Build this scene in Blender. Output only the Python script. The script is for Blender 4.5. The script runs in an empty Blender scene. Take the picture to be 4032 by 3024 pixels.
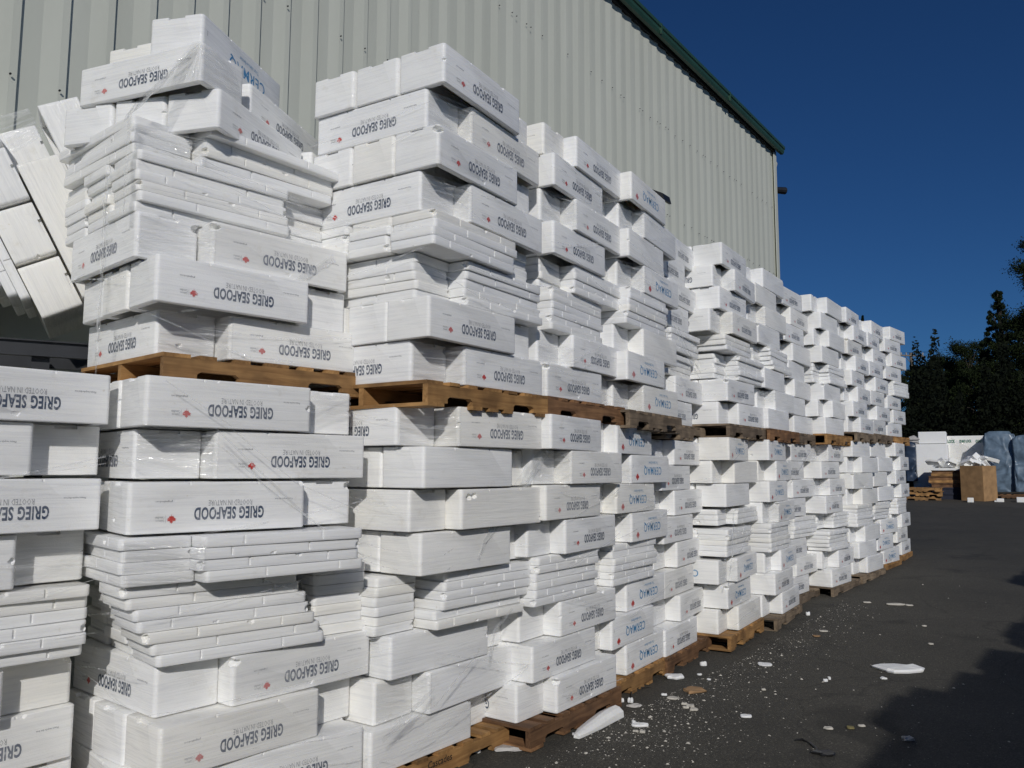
import bpy, bmesh, math, random
import numpy as np
from math import sin, cos, radians as R, pi
from mathutils import Vector, Matrix

sc = bpy.context.scene
C = sc.collection
# ------------------------------------------------------------------ camera, sky, sun, exposure
CAMZ = 1.755
cam = bpy.data.cameras.new('camera'); cam_ob = bpy.data.objects.new('camera', cam); C.objects.link(cam_ob)
cam.sensor_fit = 'HORIZONTAL'; cam.sensor_width = 36.0; cam.lens = 36.0 * 3190.7 / 4032.0
cam.clip_start = 0.05; cam.clip_end = 3000
_p, _r = R(6.0591), R(0.1771)
_fw = Vector((0, cos(_p), sin(_p))); _up = Vector((0, -sin(_p), cos(_p))); _ri = Vector((1, 0, 0))
_ri, _up = cos(_r) * _ri + sin(_r) * _up, -sin(_r) * _ri + cos(_r) * _up
m = Matrix((( _ri.x, _up.x, -_fw.x, 0), (_ri.y, _up.y, -_fw.y, 0), (_ri.z, _up.z, -_fw.z, CAMZ), (0, 0, 0, 1)))
cam_ob.matrix_world = m
sc.camera = cam_ob
SUN_AZ, SUN_EL = R(4), R(27)          # azimuth to the right of straight behind the camera
SUN = Vector((sin(SUN_AZ) * cos(SUN_EL), -cos(SUN_AZ) * cos(SUN_EL), sin(SUN_EL)))
w = bpy.data.worlds.new('World'); sc.world = w; w.use_nodes = True
nt = w.node_tree; nt.nodes.clear()
sky = nt.nodes.new('ShaderNodeTexSky'); sky.sky_type = 'NISHITA'; sky.sun_disc = False
sky.sun_elevation = SUN_EL; sky.sun_rotation = pi - SUN_AZ
sky.altitude = 800; sky.air_density = 1.0; sky.dust_density = 0.3; sky.ozone_density = 4.0
bg = nt.nodes.new('ShaderNodeBackground'); bg.inputs[1].default_value = 0.05
out = nt.nodes.new('ShaderNodeOutputWorld')
tint = nt.nodes.new('ShaderNodeMix'); tint.data_type = 'RGBA'; tint.blend_type = 'MULTIPLY'; tint.inputs[0].default_value = 1.0
tint.inputs[7].default_value = (0.30, 0.62, 1.0, 1)      # the deep polarised blue of this sky
nt.links.new(sky.outputs[0], tint.inputs[6]); nt.links.new(tint.outputs[2], bg.inputs[0]); nt.links.new(bg.outputs[0], out.inputs[0])
sl = bpy.data.lights.new('sun', 'SUN'); sl.energy = 3.3; sl.angle = R(0.53); sl.color = (1.0, 0.965, 0.915)
so = bpy.data.objects.new('sun', sl); C.objects.link(so); so.rotation_euler = SUN.to_track_quat('Z', 'Y').to_euler()
sc.view_settings.view_transform = 'Standard'; sc.view_settings.look = 'None'
sc.view_settings.exposure = -0.46; sc.view_settings.gamma = 1.0
sc.cycles.max_bounces = 10; sc.cycles.diffuse_bounces = 6; sc.cycles.glossy_bounces = 4
sc.cycles.transparent_max_bounces = 16; sc.cycles.sample_clamp_indirect = 6
sc.cycles.caustics_reflective = False; sc.cycles.caustics_refractive = False

rnd = random.Random(11)
# ------------------------------------------------------------------ camera maths for laying things out on real planes
def ray(px, py):
    return _fw + _ri * ((px - 2016) / 3190.7) - _up * ((py - 1512) / 3190.7)
def at_y(px, py, Y):
    d = ray(px, py); d = d * (Y / d.y); return Vector((d.x, d.y, d.z + CAMZ))
UROW = Vector((sin(R(36.25)), cos(R(36.25)), 0)); NROW = Vector((UROW.y, -UROW.x, 0))
def gz(x, y):
    s = x * UROW.x + y * UROW.y
    return 0.033 * min(max(s - 8.5, 0), 30)
def ground_at(px, py):
    d = ray(px, py); t = CAMZ / -d.z if d.z < 0 else 60
    for _ in range(60):
        p = d * t; z = gz(p.x, p.y) - CAMZ
        t = 0.5 * t + 0.5 * (z / d.z if d.z < -1e-4 else t)
    p = d * t; return Vector((p.x, p.y, gz(p.x, p.y)))

# ------------------------------------------------------------------ materials
def mat(name): 
    M = bpy.data.materials.new(name); M.use_nodes = True; n = M.node_tree; n.nodes.clear()
    o = n.nodes.new('ShaderNodeOutputMaterial'); b = n.nodes.new('ShaderNodeBsdfPrincipled')
    n.links.new(b.outputs[0], o.inputs[0]); return M, n, b, o
def N(n, t, **k):
    x = n.nodes.new(t)
    for a, v in k.items():
        if a.startswith('i_'):
            key = a[2:]; key = int(key) if key.isdigit() else key
            x.inputs[key].default_value = v
        else: setattr(x, a, v)
    return x
def ramp(n, stops, fac):
    r = n.nodes.new('ShaderNodeValToRGB'); e = r.color_ramp.elements
    while len(e) < len(stops): e.new(0.5)
    for i, (p, c) in enumerate(stops):
        e[i].position = p; e[i].color = (*c, 1) if len(c) == 3 else c
    n.links.new(fac, r.inputs[0]); return r
def coords(n, kind='Object', scale=(1, 1, 1), rot=(0, 0, 0), randomise=True):
    t = N(n, 'ShaderNodeTexCoord'); mp = N(n, 'ShaderNodeMapping'); mp.inputs['Scale'].default_value = scale; mp.inputs['Rotation'].default_value = rot
    src = t.outputs[kind]
    if randomise:
        oi = N(n, 'ShaderNodeObjectInfo'); vm = N(n, 'ShaderNodeVectorMath', operation='SCALE'); vm.inputs[0].default_value = (13, 7, 5)
        n.links.new(oi.outputs['Random'], vm.inputs['Scale'])
        ad = N(n, 'ShaderNodeVectorMath', operation='ADD'); n.links.new(src, ad.inputs[0]); n.links.new(vm.outputs[0], ad.inputs[1]); src = ad.outputs[0]
    n.links.new(src, mp.inputs['Vector']); return mp.outputs[0]
def plain(name, col, rough=0.6, metal=0.0, noise=0.0, nscale=8, bump=0.0):
    M, n, b, o = mat(name); b.inputs['Roughness'].default_value = rough; b.inputs['Metallic'].default_value = metal
    v = coords(n); t = N(n, 'ShaderNodeTexNoise', i_Scale=nscale, i_Detail=6.0); n.links.new(v, t.inputs['Vector'])
    lo = tuple(c * (1 - noise) for c in col); hi = tuple(min(1, c * (1 + noise)) for c in col)
    r = ramp(n, [(0.3, lo), (0.7, hi)], t.outputs[0]); n.links.new(r.outputs[0], b.inputs['Base Color'])
    if bump:
        bp = N(n, 'ShaderNodeBump', i_Strength=bump, i_Distance=0.01); n.links.new(t.outputs[0], bp.inputs['Height']); n.links.new(bp.outputs[0], b.inputs['Normal'])
    return M
SSS = 0.35
def foam(name, film=True, col=(0.90, 0.90, 0.885)):
    M, n, b, o = mat(name)
    v = coords(n)
    big = N(n, 'ShaderNodeTexNoise', i_Scale=3.0, i_Detail=4.0); n.links.new(v, big.inputs['Vector'])
    r = ramp(n, [(0.3, tuple(c * 0.955 for c in col)), (0.65, col)], big.outputs[0])
    dirt = N(n, 'ShaderNodeTexNoise', i_Scale=38.0, i_Detail=3.0); n.links.new(v, dirt.inputs['Vector'])
    dr = ramp(n, [(0.70, (1, 1, 1)), (0.80, (0.86, 0.83, 0.77))], dirt.outputs[0])
    mx = N(n, 'ShaderNodeMix', data_type='RGBA', blend_type='MULTIPLY', i_0=1.0)
    n.links.new(r.outputs[0], mx.inputs[6]); n.links.new(dr.outputs[0], mx.inputs[7])
    sc_ = N(n, 'ShaderNodeTexNoise', i_Scale=7.0, i_Detail=9.0, i_Roughness=0.7); n.links.new(v, sc_.inputs['Vector'])
    sr = ramp(n, [(0.60, (1, 1, 1)), (0.72, (0.90, 0.885, 0.85))], sc_.outputs[0])
    m3 = N(n, 'ShaderNodeMix', data_type='RGBA', blend_type='MULTIPLY', i_0=1.0); n.links.new(mx.outputs[2], m3.inputs[6]); n.links.new(sr.outputs[0], m3.inputs[7])
    oi = N(n, 'ShaderNodeObjectInfo'); tr_ = ramp(n, [(0, (1.0, 0.985, 0.945)), (0.2, (1, 1, 0.995)), (0.7, (0.985, 0.99, 1.0)), (1, (0.955, 0.955, 0.95))], oi.outputs['Random'])
    m4 = N(n, 'ShaderNodeMix', data_type='RGBA', blend_type='MULTIPLY', i_0=1.0); n.links.new(m3.outputs[2], m4.inputs[6]); n.links.new(tr_.outputs[0], m4.inputs[7])
    n.links.new(m4.outputs[2], b.inputs['Base Color'])
    b.inputs['Subsurface Weight'].default_value = SSS; b.inputs['Subsurface Radius'].default_value = (1.0, 0.92, 0.75); b.inputs['Subsurface Scale'].default_value = 0.03
    b.inputs['Roughness'].default_value = 0.62; b.inputs['Specular IOR Level'].default_value = 0.3
    bead = N(n, 'ShaderNodeTexVoronoi', i_Scale=170.0); n.links.new(v, bead.inputs['Vector'])
    bp = N(n, 'ShaderNodeBump', i_Strength=0.18, i_Distance=0.003); n.links.new(bead.outputs[0], bp.inputs['Height'])
    n.links.new(bp.outputs[0], b.inputs['Normal'])
    if film:
        cols = m4.outputs[2]
        for sc3, rz, sd in (((1.0, 1.0, 30), (R(9), R(-12), 0), 0.0), ((0.8, 0.8, 24), (R(-8), R(7), 0), 4.0)):
            vs_ = coords(n, scale=sc3, rot=rz); s1 = N(n, 'ShaderNodeTexNoise', i_Scale=1.5 + sd * 0.1, i_Detail=4.0, i_Distortion=0.9); n.links.new(vs_, s1.inputs['Vector'])
            r1 = ramp(n, [(0.52, (1, 1, 1)), (0.60, (0.935, 0.937, 0.945)), (0.66, (1, 1, 1))], s1.outputs[0])
            mm = N(n, 'ShaderNodeMix', data_type='RGBA', blend_type='MULTIPLY', i_0=1.0); n.links.new(cols, mm.inputs[6]); n.links.new(r1.outputs[0], mm.inputs[7]); cols = mm.outputs[2]
        n.links.new(cols, b.inputs['Base Color'])
        #                                        # the stretch film lying tight on the foam: a thin clear coat with wrinkles
        vf = coords(n, scale=(1.0, 1.0, 20), rot=(R(7), R(-9), 0))
        st = N(n, 'ShaderNodeTexNoise', i_Scale=2.0, i_Detail=3.0, i_Distortion=1.2); n.links.new(vf, st.inputs['Vector'])
        b2 = N(n, 'ShaderNodeBump', i_Strength=1.0, i_Distance=0.025); n.links.new(st.outputs[0], b2.inputs['Height'])
        b.inputs['Coat Weight'].default_value = 0.45; b.inputs['Coat Roughness'].default_value = 0.15
        n.links.new(b2.outputs[0], b.inputs['Coat Normal'])
        b3 = N(n, 'ShaderNodeBump', i_Strength=0.22, i_Distance=0.010); n.links.new(st.outputs[0], b3.inputs['Height'])
        n.links.new(bp.outputs[0], b3.inputs['Normal']); n.links.new(b3.outputs[0], b.inputs['Normal'])
    return M
M_FOAM = foam('white_foam'); M_BARE = foam('bare_foam', film=False)
def ink(name, col):
    M, n, b, o = mat(name); v = coords(n); t = N(n, 'ShaderNodeTexNoise', i_Scale=45.0, i_Detail=5.0); n.links.new(v, t.inputs['Vector'])
    t2 = N(n, 'ShaderNodeTexNoise', i_Scale=6.0, i_Detail=3.0); n.links.new(v, t2.inputs['Vector'])
    r = ramp(n, [(0.26, (0.3,) * 3), (0.42, (1,) * 3)], t.outputs[0]); r2 = ramp(n, [(0.3, (0.78,) * 3), (0.6, (1,) * 3)], t2.outputs[0])
    oi = N(n, 'ShaderNodeObjectInfo'); r3 = ramp(n, [(0, (0.84,) * 3), (0.6, (1,) * 3)], oi.outputs['Random'])
    a = N(n, 'ShaderNodeMath', operation='MULTIPLY'); n.links.new(r.outputs[0], a.inputs[0]); n.links.new(r2.outputs[0], a.inputs[1])
    c = N(n, 'ShaderNodeMath', operation='MULTIPLY'); n.links.new(a.outputs[0], c.inputs[0]); n.links.new(r3.outputs[0], c.inputs[1])
    mx = N(n, 'ShaderNodeMix', data_type='RGBA'); n.links.new(c.outputs[0], mx.inputs[0]); mx.inputs[6].default_value = (0.88, 0.88, 0.87, 1); mx.inputs[7].default_value = (*col, 1)
    n.links.new(mx.outputs[2], b.inputs['Base Color']); b.inputs['Roughness'].default_value = 0.55; b.inputs['Coat Weight'].default_value = 0.4; b.inputs['Coat Roughness'].default_value = 0.2; return M
M_NAVY = ink('navy_ink', (0.045, 0.068, 0.118)); M_GREY = ink('grey_ink', (0.28, 0.29, 0.31)); M_RED = ink('red_ink', (0.56, 0.05, 0.04)); M_BLUE = ink('blue_ink', (0.010, 0.225, 0.48))
FOAM_MATS = [M_FOAM, M_NAVY, M_GREY, M_RED, M_BLUE]
def wood(name, c1, c2):
    M, n, b, o = mat(name); v = coords(n, scale=(1.5, 22, 22))
    t = N(n, 'ShaderNodeTexNoise', i_Scale=2.0, i_Detail=8.0, i_Distortion=0.8); n.links.new(v, t.inputs['Vector'])
    r = ramp(n, [(0.28, c1), (0.7, c2)], t.outputs[0])
    v2 = coords(n, scale=(3, 3, 3)); t2 = N(n, 'ShaderNodeTexNoise', i_Scale=1.5, i_Detail=3.0); n.links.new(v2, t2.inputs['Vector'])
    r2 = ramp(n, [(0.35, (0.5, 0.48, 0.46)), (0.65, (1.05, 1.03, 1.0))], t2.outputs[0])
    oi = N(n, 'ShaderNodeObjectInfo'); r3 = ramp(n, [(0, (0.7, 0.68, 0.66)), (1, (1.15, 1.12, 1.05))], oi.outputs['Random'])
    a = N(n, 'ShaderNodeMix', data_type='RGBA', blend_type='MULTIPLY', i_0=1.0); n.links.new(r.outputs[0], a.inputs[6]); n.links.new(r2.outputs[0], a.inputs[7])
    c = N(n, 'ShaderNodeMix', data_type='RGBA', blend_type='MULTIPLY', i_0=1.0); n.links.new(a.outputs[2], c.inputs[6]); n.links.new(r3.outputs[0], c.inputs[7])
    n.links.new(c.outputs[2], b.inputs['Base Color']); b.inputs['Roughness'].default_value = 0.8
    bp = N(n, 'ShaderNodeBump', i_Strength=0.35, i_Distance=0.004); n.links.new(t.outputs[0], bp.inputs['Height']); n.links.new(bp.outputs[0], b.inputs['Normal'])
    return M
M_W1 = wood('fresh_wood', (0.31, 0.165, 0.06), (0.54, 0.32, 0.13)); M_W2 = wood('brown_wood', (0.16, 0.08, 0.038), (0.32, 0.18, 0.09)); M_W3 = wood('grey_wood', (0.17, 0.135, 0.10), (0.33, 0.26, 0.19))
WOODS = [M_W1, M_W2, M_W3]
M_STAMP = plain('burnt_stamp', (0.035, 0.022, 0.014), 0.8)
M_STEEL = plain('black_steel', (0.012, 0.014, 0.018), 0.45, noise=0.3)
M_GREEN = plain('green_gutter', (0.026, 0.075, 0.05), 0.42, noise=0.12, nscale=3)
M_DARK = plain('dark_closure', (0.012, 0.013, 0.014), 0.8)
M_CARD = plain('cardboard', (0.36, 0.215, 0.10), 0.85, noise=0.22, nscale=5, bump=0.1)
M_BARK = plain('bark', (0.05, 0.042, 0.033), 0.9, noise=0.4, nscale=14, bump=0.4)
M_POLE = plain('weathered_pole', (0.19, 0.16, 0.13), 0.9, noise=0.25, nscale=10)
M_BLUEWOOD = plain('dark_blue_boards', (0.012, 0.016, 0.035), 0.7, noise=0.3)
def wallmat():
    M, n, b, o = mat('painted_metal'); v = coords(n, scale=(1, 1, 0.12), randomise=False)
    t = N(n, 'ShaderNodeTexNoise', i_Scale=3.0, i_Detail=5.0); n.links.new(v, t.inputs['Vector'])
    r = ramp(n, [(0.3, (0.555, 0.57, 0.50)), (0.7, (0.605, 0.62, 0.55))], t.outputs[0]); n.links.new(r.outputs[0], b.inputs['Base Color'])
    b.inputs['Roughness'].default_value = 0.5
    v2 = coords(n, scale=(0.7, 0.7, 0.7), randomise=False); t2 = N(n, 'ShaderNodeTexNoise', i_Scale=1.3, i_Detail=2.0); n.links.new(v2, t2.inputs['Vector'])
    bp = N(n, 'ShaderNodeBump', i_Strength=0.12, i_Distance=0.05); n.links.new(t2.outputs[0], bp.inputs['Height']); n.links.new(bp.outputs[0], b.inputs['Normal'])
    return M
M_WALL = wallmat()
def asphalt():
    M, n, b, o = mat('asphalt'); v = coords(n, randomise=False)
    a = N(n, 'ShaderNodeTexNoise', i_Scale=0.5, i_Detail=7.0, i_Roughness=0.6); n.links.new(v, a.inputs['Vector'])
    r = ramp(n, [(0.3, (0.050, 0.0475, 0.040)), (0.5, (0.065, 0.061, 0.050)), (0.72, (0.082, 0.077, 0.064))], a.outputs[0])
    g = N(n, 'ShaderNodeTexVoronoi', i_Scale=120.0); n.links.new(v, g.inputs['Vector'])
    gr = ramp(n, [(0.0, (0.35, 0.35, 0.35)), (0.75, (1.1, 1.08, 1.05)), (1.0, (2.6, 2.5, 2.3))], g.outputs['Color'])
    mx = N(n, 'ShaderNodeMix', data_type='RGBA', blend_type='MULTIPLY', i_0=0.8); n.links.new(r.outputs[0], mx.inputs[6]); n.links.new(gr.outputs[0], mx.inputs[7])
    d = N(n, 'ShaderNodeTexNoise', i_Scale=11.0, i_Detail=9.0, i_Roughness=0.8); n.links.new(v, d.inputs['Vector'])
    dr = ramp(n, [(0.60, (0, 0, 0)), (0.80, (0.075, 0.068, 0.058))], d.outputs[0])
    ad = N(n, 'ShaderNodeMix', data_type='RGBA', blend_type='ADD', i_0=0.7); n.links.new(mx.outputs[2], ad.inputs[6]); n.links.new(dr.outputs[0], ad.inputs[7])
    st = N(n, 'ShaderNodeTexNoise', i_Scale=0.9, i_Detail=3.0, i_Distortion=1.5); n.links.new(coords(n, scale=(1, 1, 1), rot=(0, 0, 0.4), randomise=False), st.inputs['Vector'])
    sr = ramp(n, [(0.30, (0.62, 0.62, 0.62)), (0.40, (1, 1, 1))], st.outputs[0])       # old oil stains
    cr = N(n, 'ShaderNodeTexVoronoi', feature='DISTANCE_TO_EDGE', i_Scale=0.38); wv = N(n, 'ShaderNodeTexNoise', i_Scale=2.5, i_Detail=5.0); n.links.new(v, wv.inputs['Vector'])
    wa = N(n, 'ShaderNodeVectorMath', operation='SCALE'); wa.inputs['Scale'].default_value = 0.35; n.links.new(wv.outputs['Color'], wa.inputs[0]); wb = N(n, 'ShaderNodeVectorMath', operation='ADD'); n.links.new(v, wb.inputs[0]); n.links.new(wa.outputs[0], wb.inputs[1]); n.links.new(wb.outputs[0], cr.inputs['Vector'])
    cc = ramp(n, [(0.0, (0.45, 0.45, 0.45)), (0.006, (1, 1, 1))], cr.outputs['Distance'])
    m2 = N(n, 'ShaderNodeMix', data_type='RGBA', blend_type='MULTIPLY', i_0=1.0); n.links.new(ad.outputs[2], m2.inputs[6]); n.links.new(sr.outputs[0], m2.inputs[7])
    m3 = N(n, 'ShaderNodeMix', data_type='RGBA', blend_type='MULTIPLY', i_0=0.6); n.links.new(m2.outputs[2], m3.inputs[6]); n.links.new(cc.outputs[0], m3.inputs[7])
    n.links.new(m3.outputs[2], b.inputs['Base Color']); b.inputs['Roughness'].default_value = 0.85
    bp = N(n, 'ShaderNodeBump', i_Strength=0.7, i_Distance=0.006); n.links.new(g.outputs[0], bp.inputs['Height']); n.links.new(bp.outputs[0], b.inputs['Normal'])
    return M
M_ASPH = asphalt()
def wrinkled(name, col):
    M, n, b, o = mat(name); v = coords(n); t = N(n, 'ShaderNodeTexNoise', i_Scale=2.2, i_Detail=6.0, i_Distortion=2.5); n.links.new(v, t.inputs['Vector'])
    r = ramp(n, [(0.3, tuple(c * 0.7 for c in col)), (0.7, tuple(c * 1.25 for c in col))], t.outputs[0]); n.links.new(r.outputs[0], b.inputs['Base Color']); b.inputs['Roughness'].default_value = 0.33
    w_ = N(n, 'ShaderNodeTexNoise', noise_type='RIDGED_MULTIFRACTAL', i_Scale=1.6, i_Detail=5.0, i_Distortion=1.2); n.links.new(v, w_.inputs['Vector'])
    bp = N(n, 'ShaderNodeBump', i_Strength=1.0, i_Distance=0.12); n.links.new(w_.outputs[0], bp.inputs['Height']); n.links.new(bp.outputs[0], b.inputs['Normal']); return M
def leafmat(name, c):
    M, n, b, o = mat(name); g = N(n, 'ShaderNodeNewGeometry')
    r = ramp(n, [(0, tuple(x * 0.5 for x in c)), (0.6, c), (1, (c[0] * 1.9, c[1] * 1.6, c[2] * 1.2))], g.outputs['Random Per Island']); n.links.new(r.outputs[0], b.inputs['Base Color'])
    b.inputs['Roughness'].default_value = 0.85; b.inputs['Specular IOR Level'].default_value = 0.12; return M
M_TARP = wrinkled('blue_grey_plastic', (0.13, 0.185, 0.25)); M_NAVYTARP = wrinkled('dark_blue_plastic', (0.03, 0.05, 0.09)); M_BAG = wrinkled('white_bag_plastic', (0.72, 0.74, 0.75))
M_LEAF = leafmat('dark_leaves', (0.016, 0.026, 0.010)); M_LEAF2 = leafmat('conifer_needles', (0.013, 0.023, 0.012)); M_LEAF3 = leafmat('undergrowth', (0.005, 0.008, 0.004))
def filmmat(name, lo, hi, gl):
    M = bpy.data.materials.new(name); M.use_nodes = True; n = M.node_tree; n.nodes.clear()
    o = n.nodes.new('ShaderNodeOutputMaterial'); tr = n.nodes.new('ShaderNodeBsdfTransparent'); tr.inputs[0].default_value = (0.93, 0.93, 0.93, 1)
    df = N(n, 'ShaderNodeBsdfDiffuse'); df.inputs[0].default_value = (0.82, 0.83, 0.83, 1); gs = N(n, 'ShaderNodeBsdfGlossy'); gs.inputs[0].default_value = (0.9, 0.9, 0.9, 1); gs.inputs['Roughness'].default_value = 0.10
    uv = n.nodes.new('ShaderNodeUVMap'); mp = N(n, 'ShaderNodeMapping'); mp.inputs['Scale'].default_value = (0.7, 18, 1); mp.inputs['Rotation'].default_value = (0, 0, R(5)); n.links.new(uv.outputs[0], mp.inputs[0])
    t = N(n, 'ShaderNodeTexNoise', i_Scale=1.0, i_Detail=4.0, i_Distortion=0.8); n.links.new(mp.outputs[0], t.inputs['Vector'])
    r = ramp(n, [(0.45, (lo,) * 3), (0.72, (hi,) * 3)], t.outputs[0]); r2 = ramp(n, [(0.46, (gl * 0.12,) * 3), (0.66, (gl,) * 3)], t.outputs[0])
    bp = N(n, 'ShaderNodeBump', i_Strength=1.0, i_Distance=0.03); n.links.new(t.outputs[0], bp.inputs['Height']); n.links.new(bp.outputs[0], gs.inputs['Normal'])
    mx = n.nodes.new('ShaderNodeMixShader'); n.links.new(r.outputs[0], mx.inputs[0]); n.links.new(tr.outputs[0], mx.inputs[1]); n.links.new(df.outputs[0], mx.inputs[2])
    n.links.new(r2.outputs[0], gs.inputs[0]); m2 = n.nodes.new('ShaderNodeAddShader'); n.links.new(mx.outputs[0], m2.inputs[0]); n.links.new(gs.outputs[0], m2.inputs[1])
    n.links.new(m2.outputs[0], o.inputs[0]); return M
M_FILM = filmmat('clear_stretch_film', 0.02, 0.30, 0.13); M_STRIP = filmmat('gathered_stretch_film', 0.10, 0.55, 0.16)


# ------------------------------------------------------------------ mesh helpers
class MB:
    def __init__(s): s.v = []; s.f = []; s.m = []; s.uv = None
    def add(s, vs, fs, mi=0):
        k = len(s.v); s.v += [tuple(v) for v in vs]; s.f += [tuple(i + k for i in f) for f in fs]
        s.m += [mi] * len(fs) if isinstance(mi, int) else list(mi)
    def box(s, a, b, M=None, mi=0):
        x0, y0, z0 = a; x1, y1, z1 = b
        vs = [Vector(p) for p in ((x0,y0,z0),(x1,y0,z0),(x1,y1,z0),(x0,y1,z0),(x0,y0,z1),(x1,y0,z1),(x1,y1,z1),(x0,y1,z1))]
        if M is not None: vs = [M @ p for p in vs]
        s.add(vs, ((3,2,1,0),(4,5,6,7),(0,1,5,4),(1,2,6,5),(2,3,7,6),(3,0,4,7)), mi)
    def prism(s, poly, z0, z1, M=None, mi=0):
        n = len(poly); vs = [Vector((x, y, z0)) for x, y in poly] + [Vector((x, y, z1)) for x, y in poly]
        if M is not None: vs = [M @ p for p in vs]
        fs = [tuple(range(n - 1, -1, -1)), tuple(range(n, 2 * n))] + [(i, (i + 1) % n, n + (i + 1) % n, n + i) for i in range(n)]
        s.add(vs, fs, mi)
    def tube(s, pts, rad, n=8, mi=0):
        pts = [Vector(p) for p in pts]; k = len(s.v); rads = rad if isinstance(rad, (list, tuple)) else [rad] * len(pts)
        for i, p in enumerate(pts):
            d = (pts[min(i + 1, len(pts) - 1)] - pts[max(i - 1, 0)]).normalized(); a = d.orthogonal().normalized(); b = d.cross(a)
            s.v += [tuple(p + (a * cos(2 * pi * j / n) + b * sin(2 * pi * j / n)) * rads[i]) for j in range(n)]
        for i in range(len(pts) - 1):
            for j in range(n):
                s.f.append((k + i * n + j, k + i * n + (j + 1) % n, k + (i + 1) * n + (j + 1) % n, k + (i + 1) * n + j)); s.m.append(mi)
        s.f.append(tuple(k + j for j in range(n - 1, -1, -1))); s.m.append(mi); e = k + (len(pts) - 1) * n; s.f.append(tuple(e + j for j in range(n))); s.m.append(mi)
    def mesh(s, name, mats, smooth=False):
        me = bpy.data.meshes.new(name); me.from_pydata(s.v, [], s.f)
        for M in (mats if isinstance(mats, (list, tuple)) else [mats]): me.materials.append(M)
        me.polygons.foreach_set('material_index', s.m)
        if smooth: me.polygons.foreach_set('use_smooth', [True] * len(s.f))
        if s.uv:
            l = me.uv_layers.new(name='UVMap')
            for lp in me.loops: l.data[lp.index].uv = s.uv[lp.vertex_index]
        me.update(); return me
    def build(s, name, mats, parent=None, smooth=False): return link(name, s.mesh(name, mats, smooth), parent)
def link(name, me, parent=None):
    o = bpy.data.objects.new(name, me); C.objects.link(o)
    if parent: o.parent = parent
    return o
def thing(name, loc=(0, 0, 0), rz=0):
    o = bpy.data.objects.new(name, None); C.objects.link(o); o.location = loc; o.rotation_euler = (0, 0, rz); o.empty_display_size = 0.2; return o
def tag(o, label=None, cat=None, group=None, kind=None):
    if label: o['label'] = label
    if cat: o['category'] = cat
    if group: o['group'] = group
    if kind: o['kind'] = kind
    return o
def frame(o, xa, ya, za):
    M = Matrix.Identity(4)
    for i, a in enumerate((xa, ya, za)):
        for j in range(3): M[j][i] = a[j]
    for j in range(3): M[j][3] = o[j]
    return M

# ------------------------------------------------------------------ ground
g = MB(); ss = [-400, -60, -10, -3, 0, 2, 4, 6, 8.5, 10, 12, 15, 19, 24, 30, 38.5, 60, 400, 1500]; pp = [-1500, -300, -60, -12, -6, -3, 0, 3, 6, 12, 60, 300, 1500]
for s_ in ss:
    for p_ in pp:
        q = UROW * s_ + NROW * p_; g.v.append((q.x, q.y, gz(q.x, q.y)))
for i in range(len(ss) - 1):
    for j in range(len(pp) - 1):
        a = i * len(pp) + j; g.f.append((a, a + 1, a + len(pp) + 1, a + len(pp))); g.m.append(0)
me = g.mesh('ground', M_ASPH)
if me.polygons[0].normal.z < 0: me.flip_normals()
tag(link('ground', me), kind='structure')

# ------------------------------------------------------------------ the metal warehouse
UW = Vector((sin(R(36.3)), cos(R(36.3)), 0)); NW = Vector((UW.y, -UW.x, 0)); WP = -5.9
def on_wall(px, py, off=0.0):
    d = ray(px, py); t = (WP + off) / NW.dot(d); p = d * t; return UW.dot(p), p.z + CAMZ
e1 = on_wall(2438, 22); e2 = on_wall(3026, 589)
EZ = (e1[1] + e2[1]) / 2; UEND = on_wall(3046, 640)[0]; PITCH = (e2[0] - e1[0]) / 22
wh = thing('warehouse', UW * 4 + NW * WP); tag(wh, 'pale grey-green ribbed metal warehouse with green gutter behind the foam stacks', 'building')
MI = Matrix.Translation(-(UW * 4 + NW * WP))
def WPt(u, p, z): return MI @ (UW * u + NW * (WP + p) + Vector((0, 0, z)))
prof = [(0.0, 0.0), (0.38, 0.0), (0.76, 0.019), (0.92, 0.021), (0.94, 0.0)]
mb = MB(); u0 = e1[0] - PITCH * 60; pts = []
k = 0
while u0 + k * PITCH < UEND:
    for a, b in prof:
        uu = u0 + (k + a - 0.78) * PITCH
        if uu < UEND - 0.02: pts.append((uu, b))
    k += 1
pts.append((UEND - 0.02, 0))
for (uu, b) in pts: mb.v += [tuple(WPt(uu, b, -0.1)), tuple(WPt(uu, b, EZ + 0.06))]
for i in range(len(pts) - 1): mb.f.append((2 * i, 2 * i + 2, 2 * i + 3, 2 * i + 1)); mb.m.append(0)
mb.build('wall', M_WALL, wh)
mb = MB(); MW = frame(WPt(UEND, 0, 0), -UW, -NW, Vector((0, 0, 1)))
mb.box((0.0, 0.02, -0.1), (0.05, 24, EZ + 0.05), MW); mb.build('end_wall', M_WALL, wh)
mb = MB(); mb.box((-0.02, -0.055, 0), (0.14, -0.04, EZ + 0.02), MW); mb.box((-0.035, -0.055, 0), (-0.02, 0.14, EZ + 0.02), MW); mb.build('corner_trim', M_WALL, wh)
MG = frame(WPt(UEND + 0.22, 0, EZ), -UW, NW, Vector((0, 0, 1)))
mb = MB(); mb.box((0.25, 0.0, -0.03), (40, 0.06, 0.1), MG); mb.build('closure_strip', M_DARK, wh)
gp = [(0.07, 0.04), (0.10, 0.0), (0.16, 0.0), (0.185, 0.05), (0.19, 0.10), (0.21, 0.112), (0.21, 0.17), (0.0, 0.2), (0.0, 0.10)]
mb = MB(); n_ = len(gp)
for xx in (0, 40): mb.v += [tuple(MG @ Vector((xx, a, b))) for a, b in gp]
for i in range(n_): mb.f.append((i, (i + 1) % n_, n_ + (i + 1) % n_, n_ + i)); mb.m.append(0)
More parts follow.
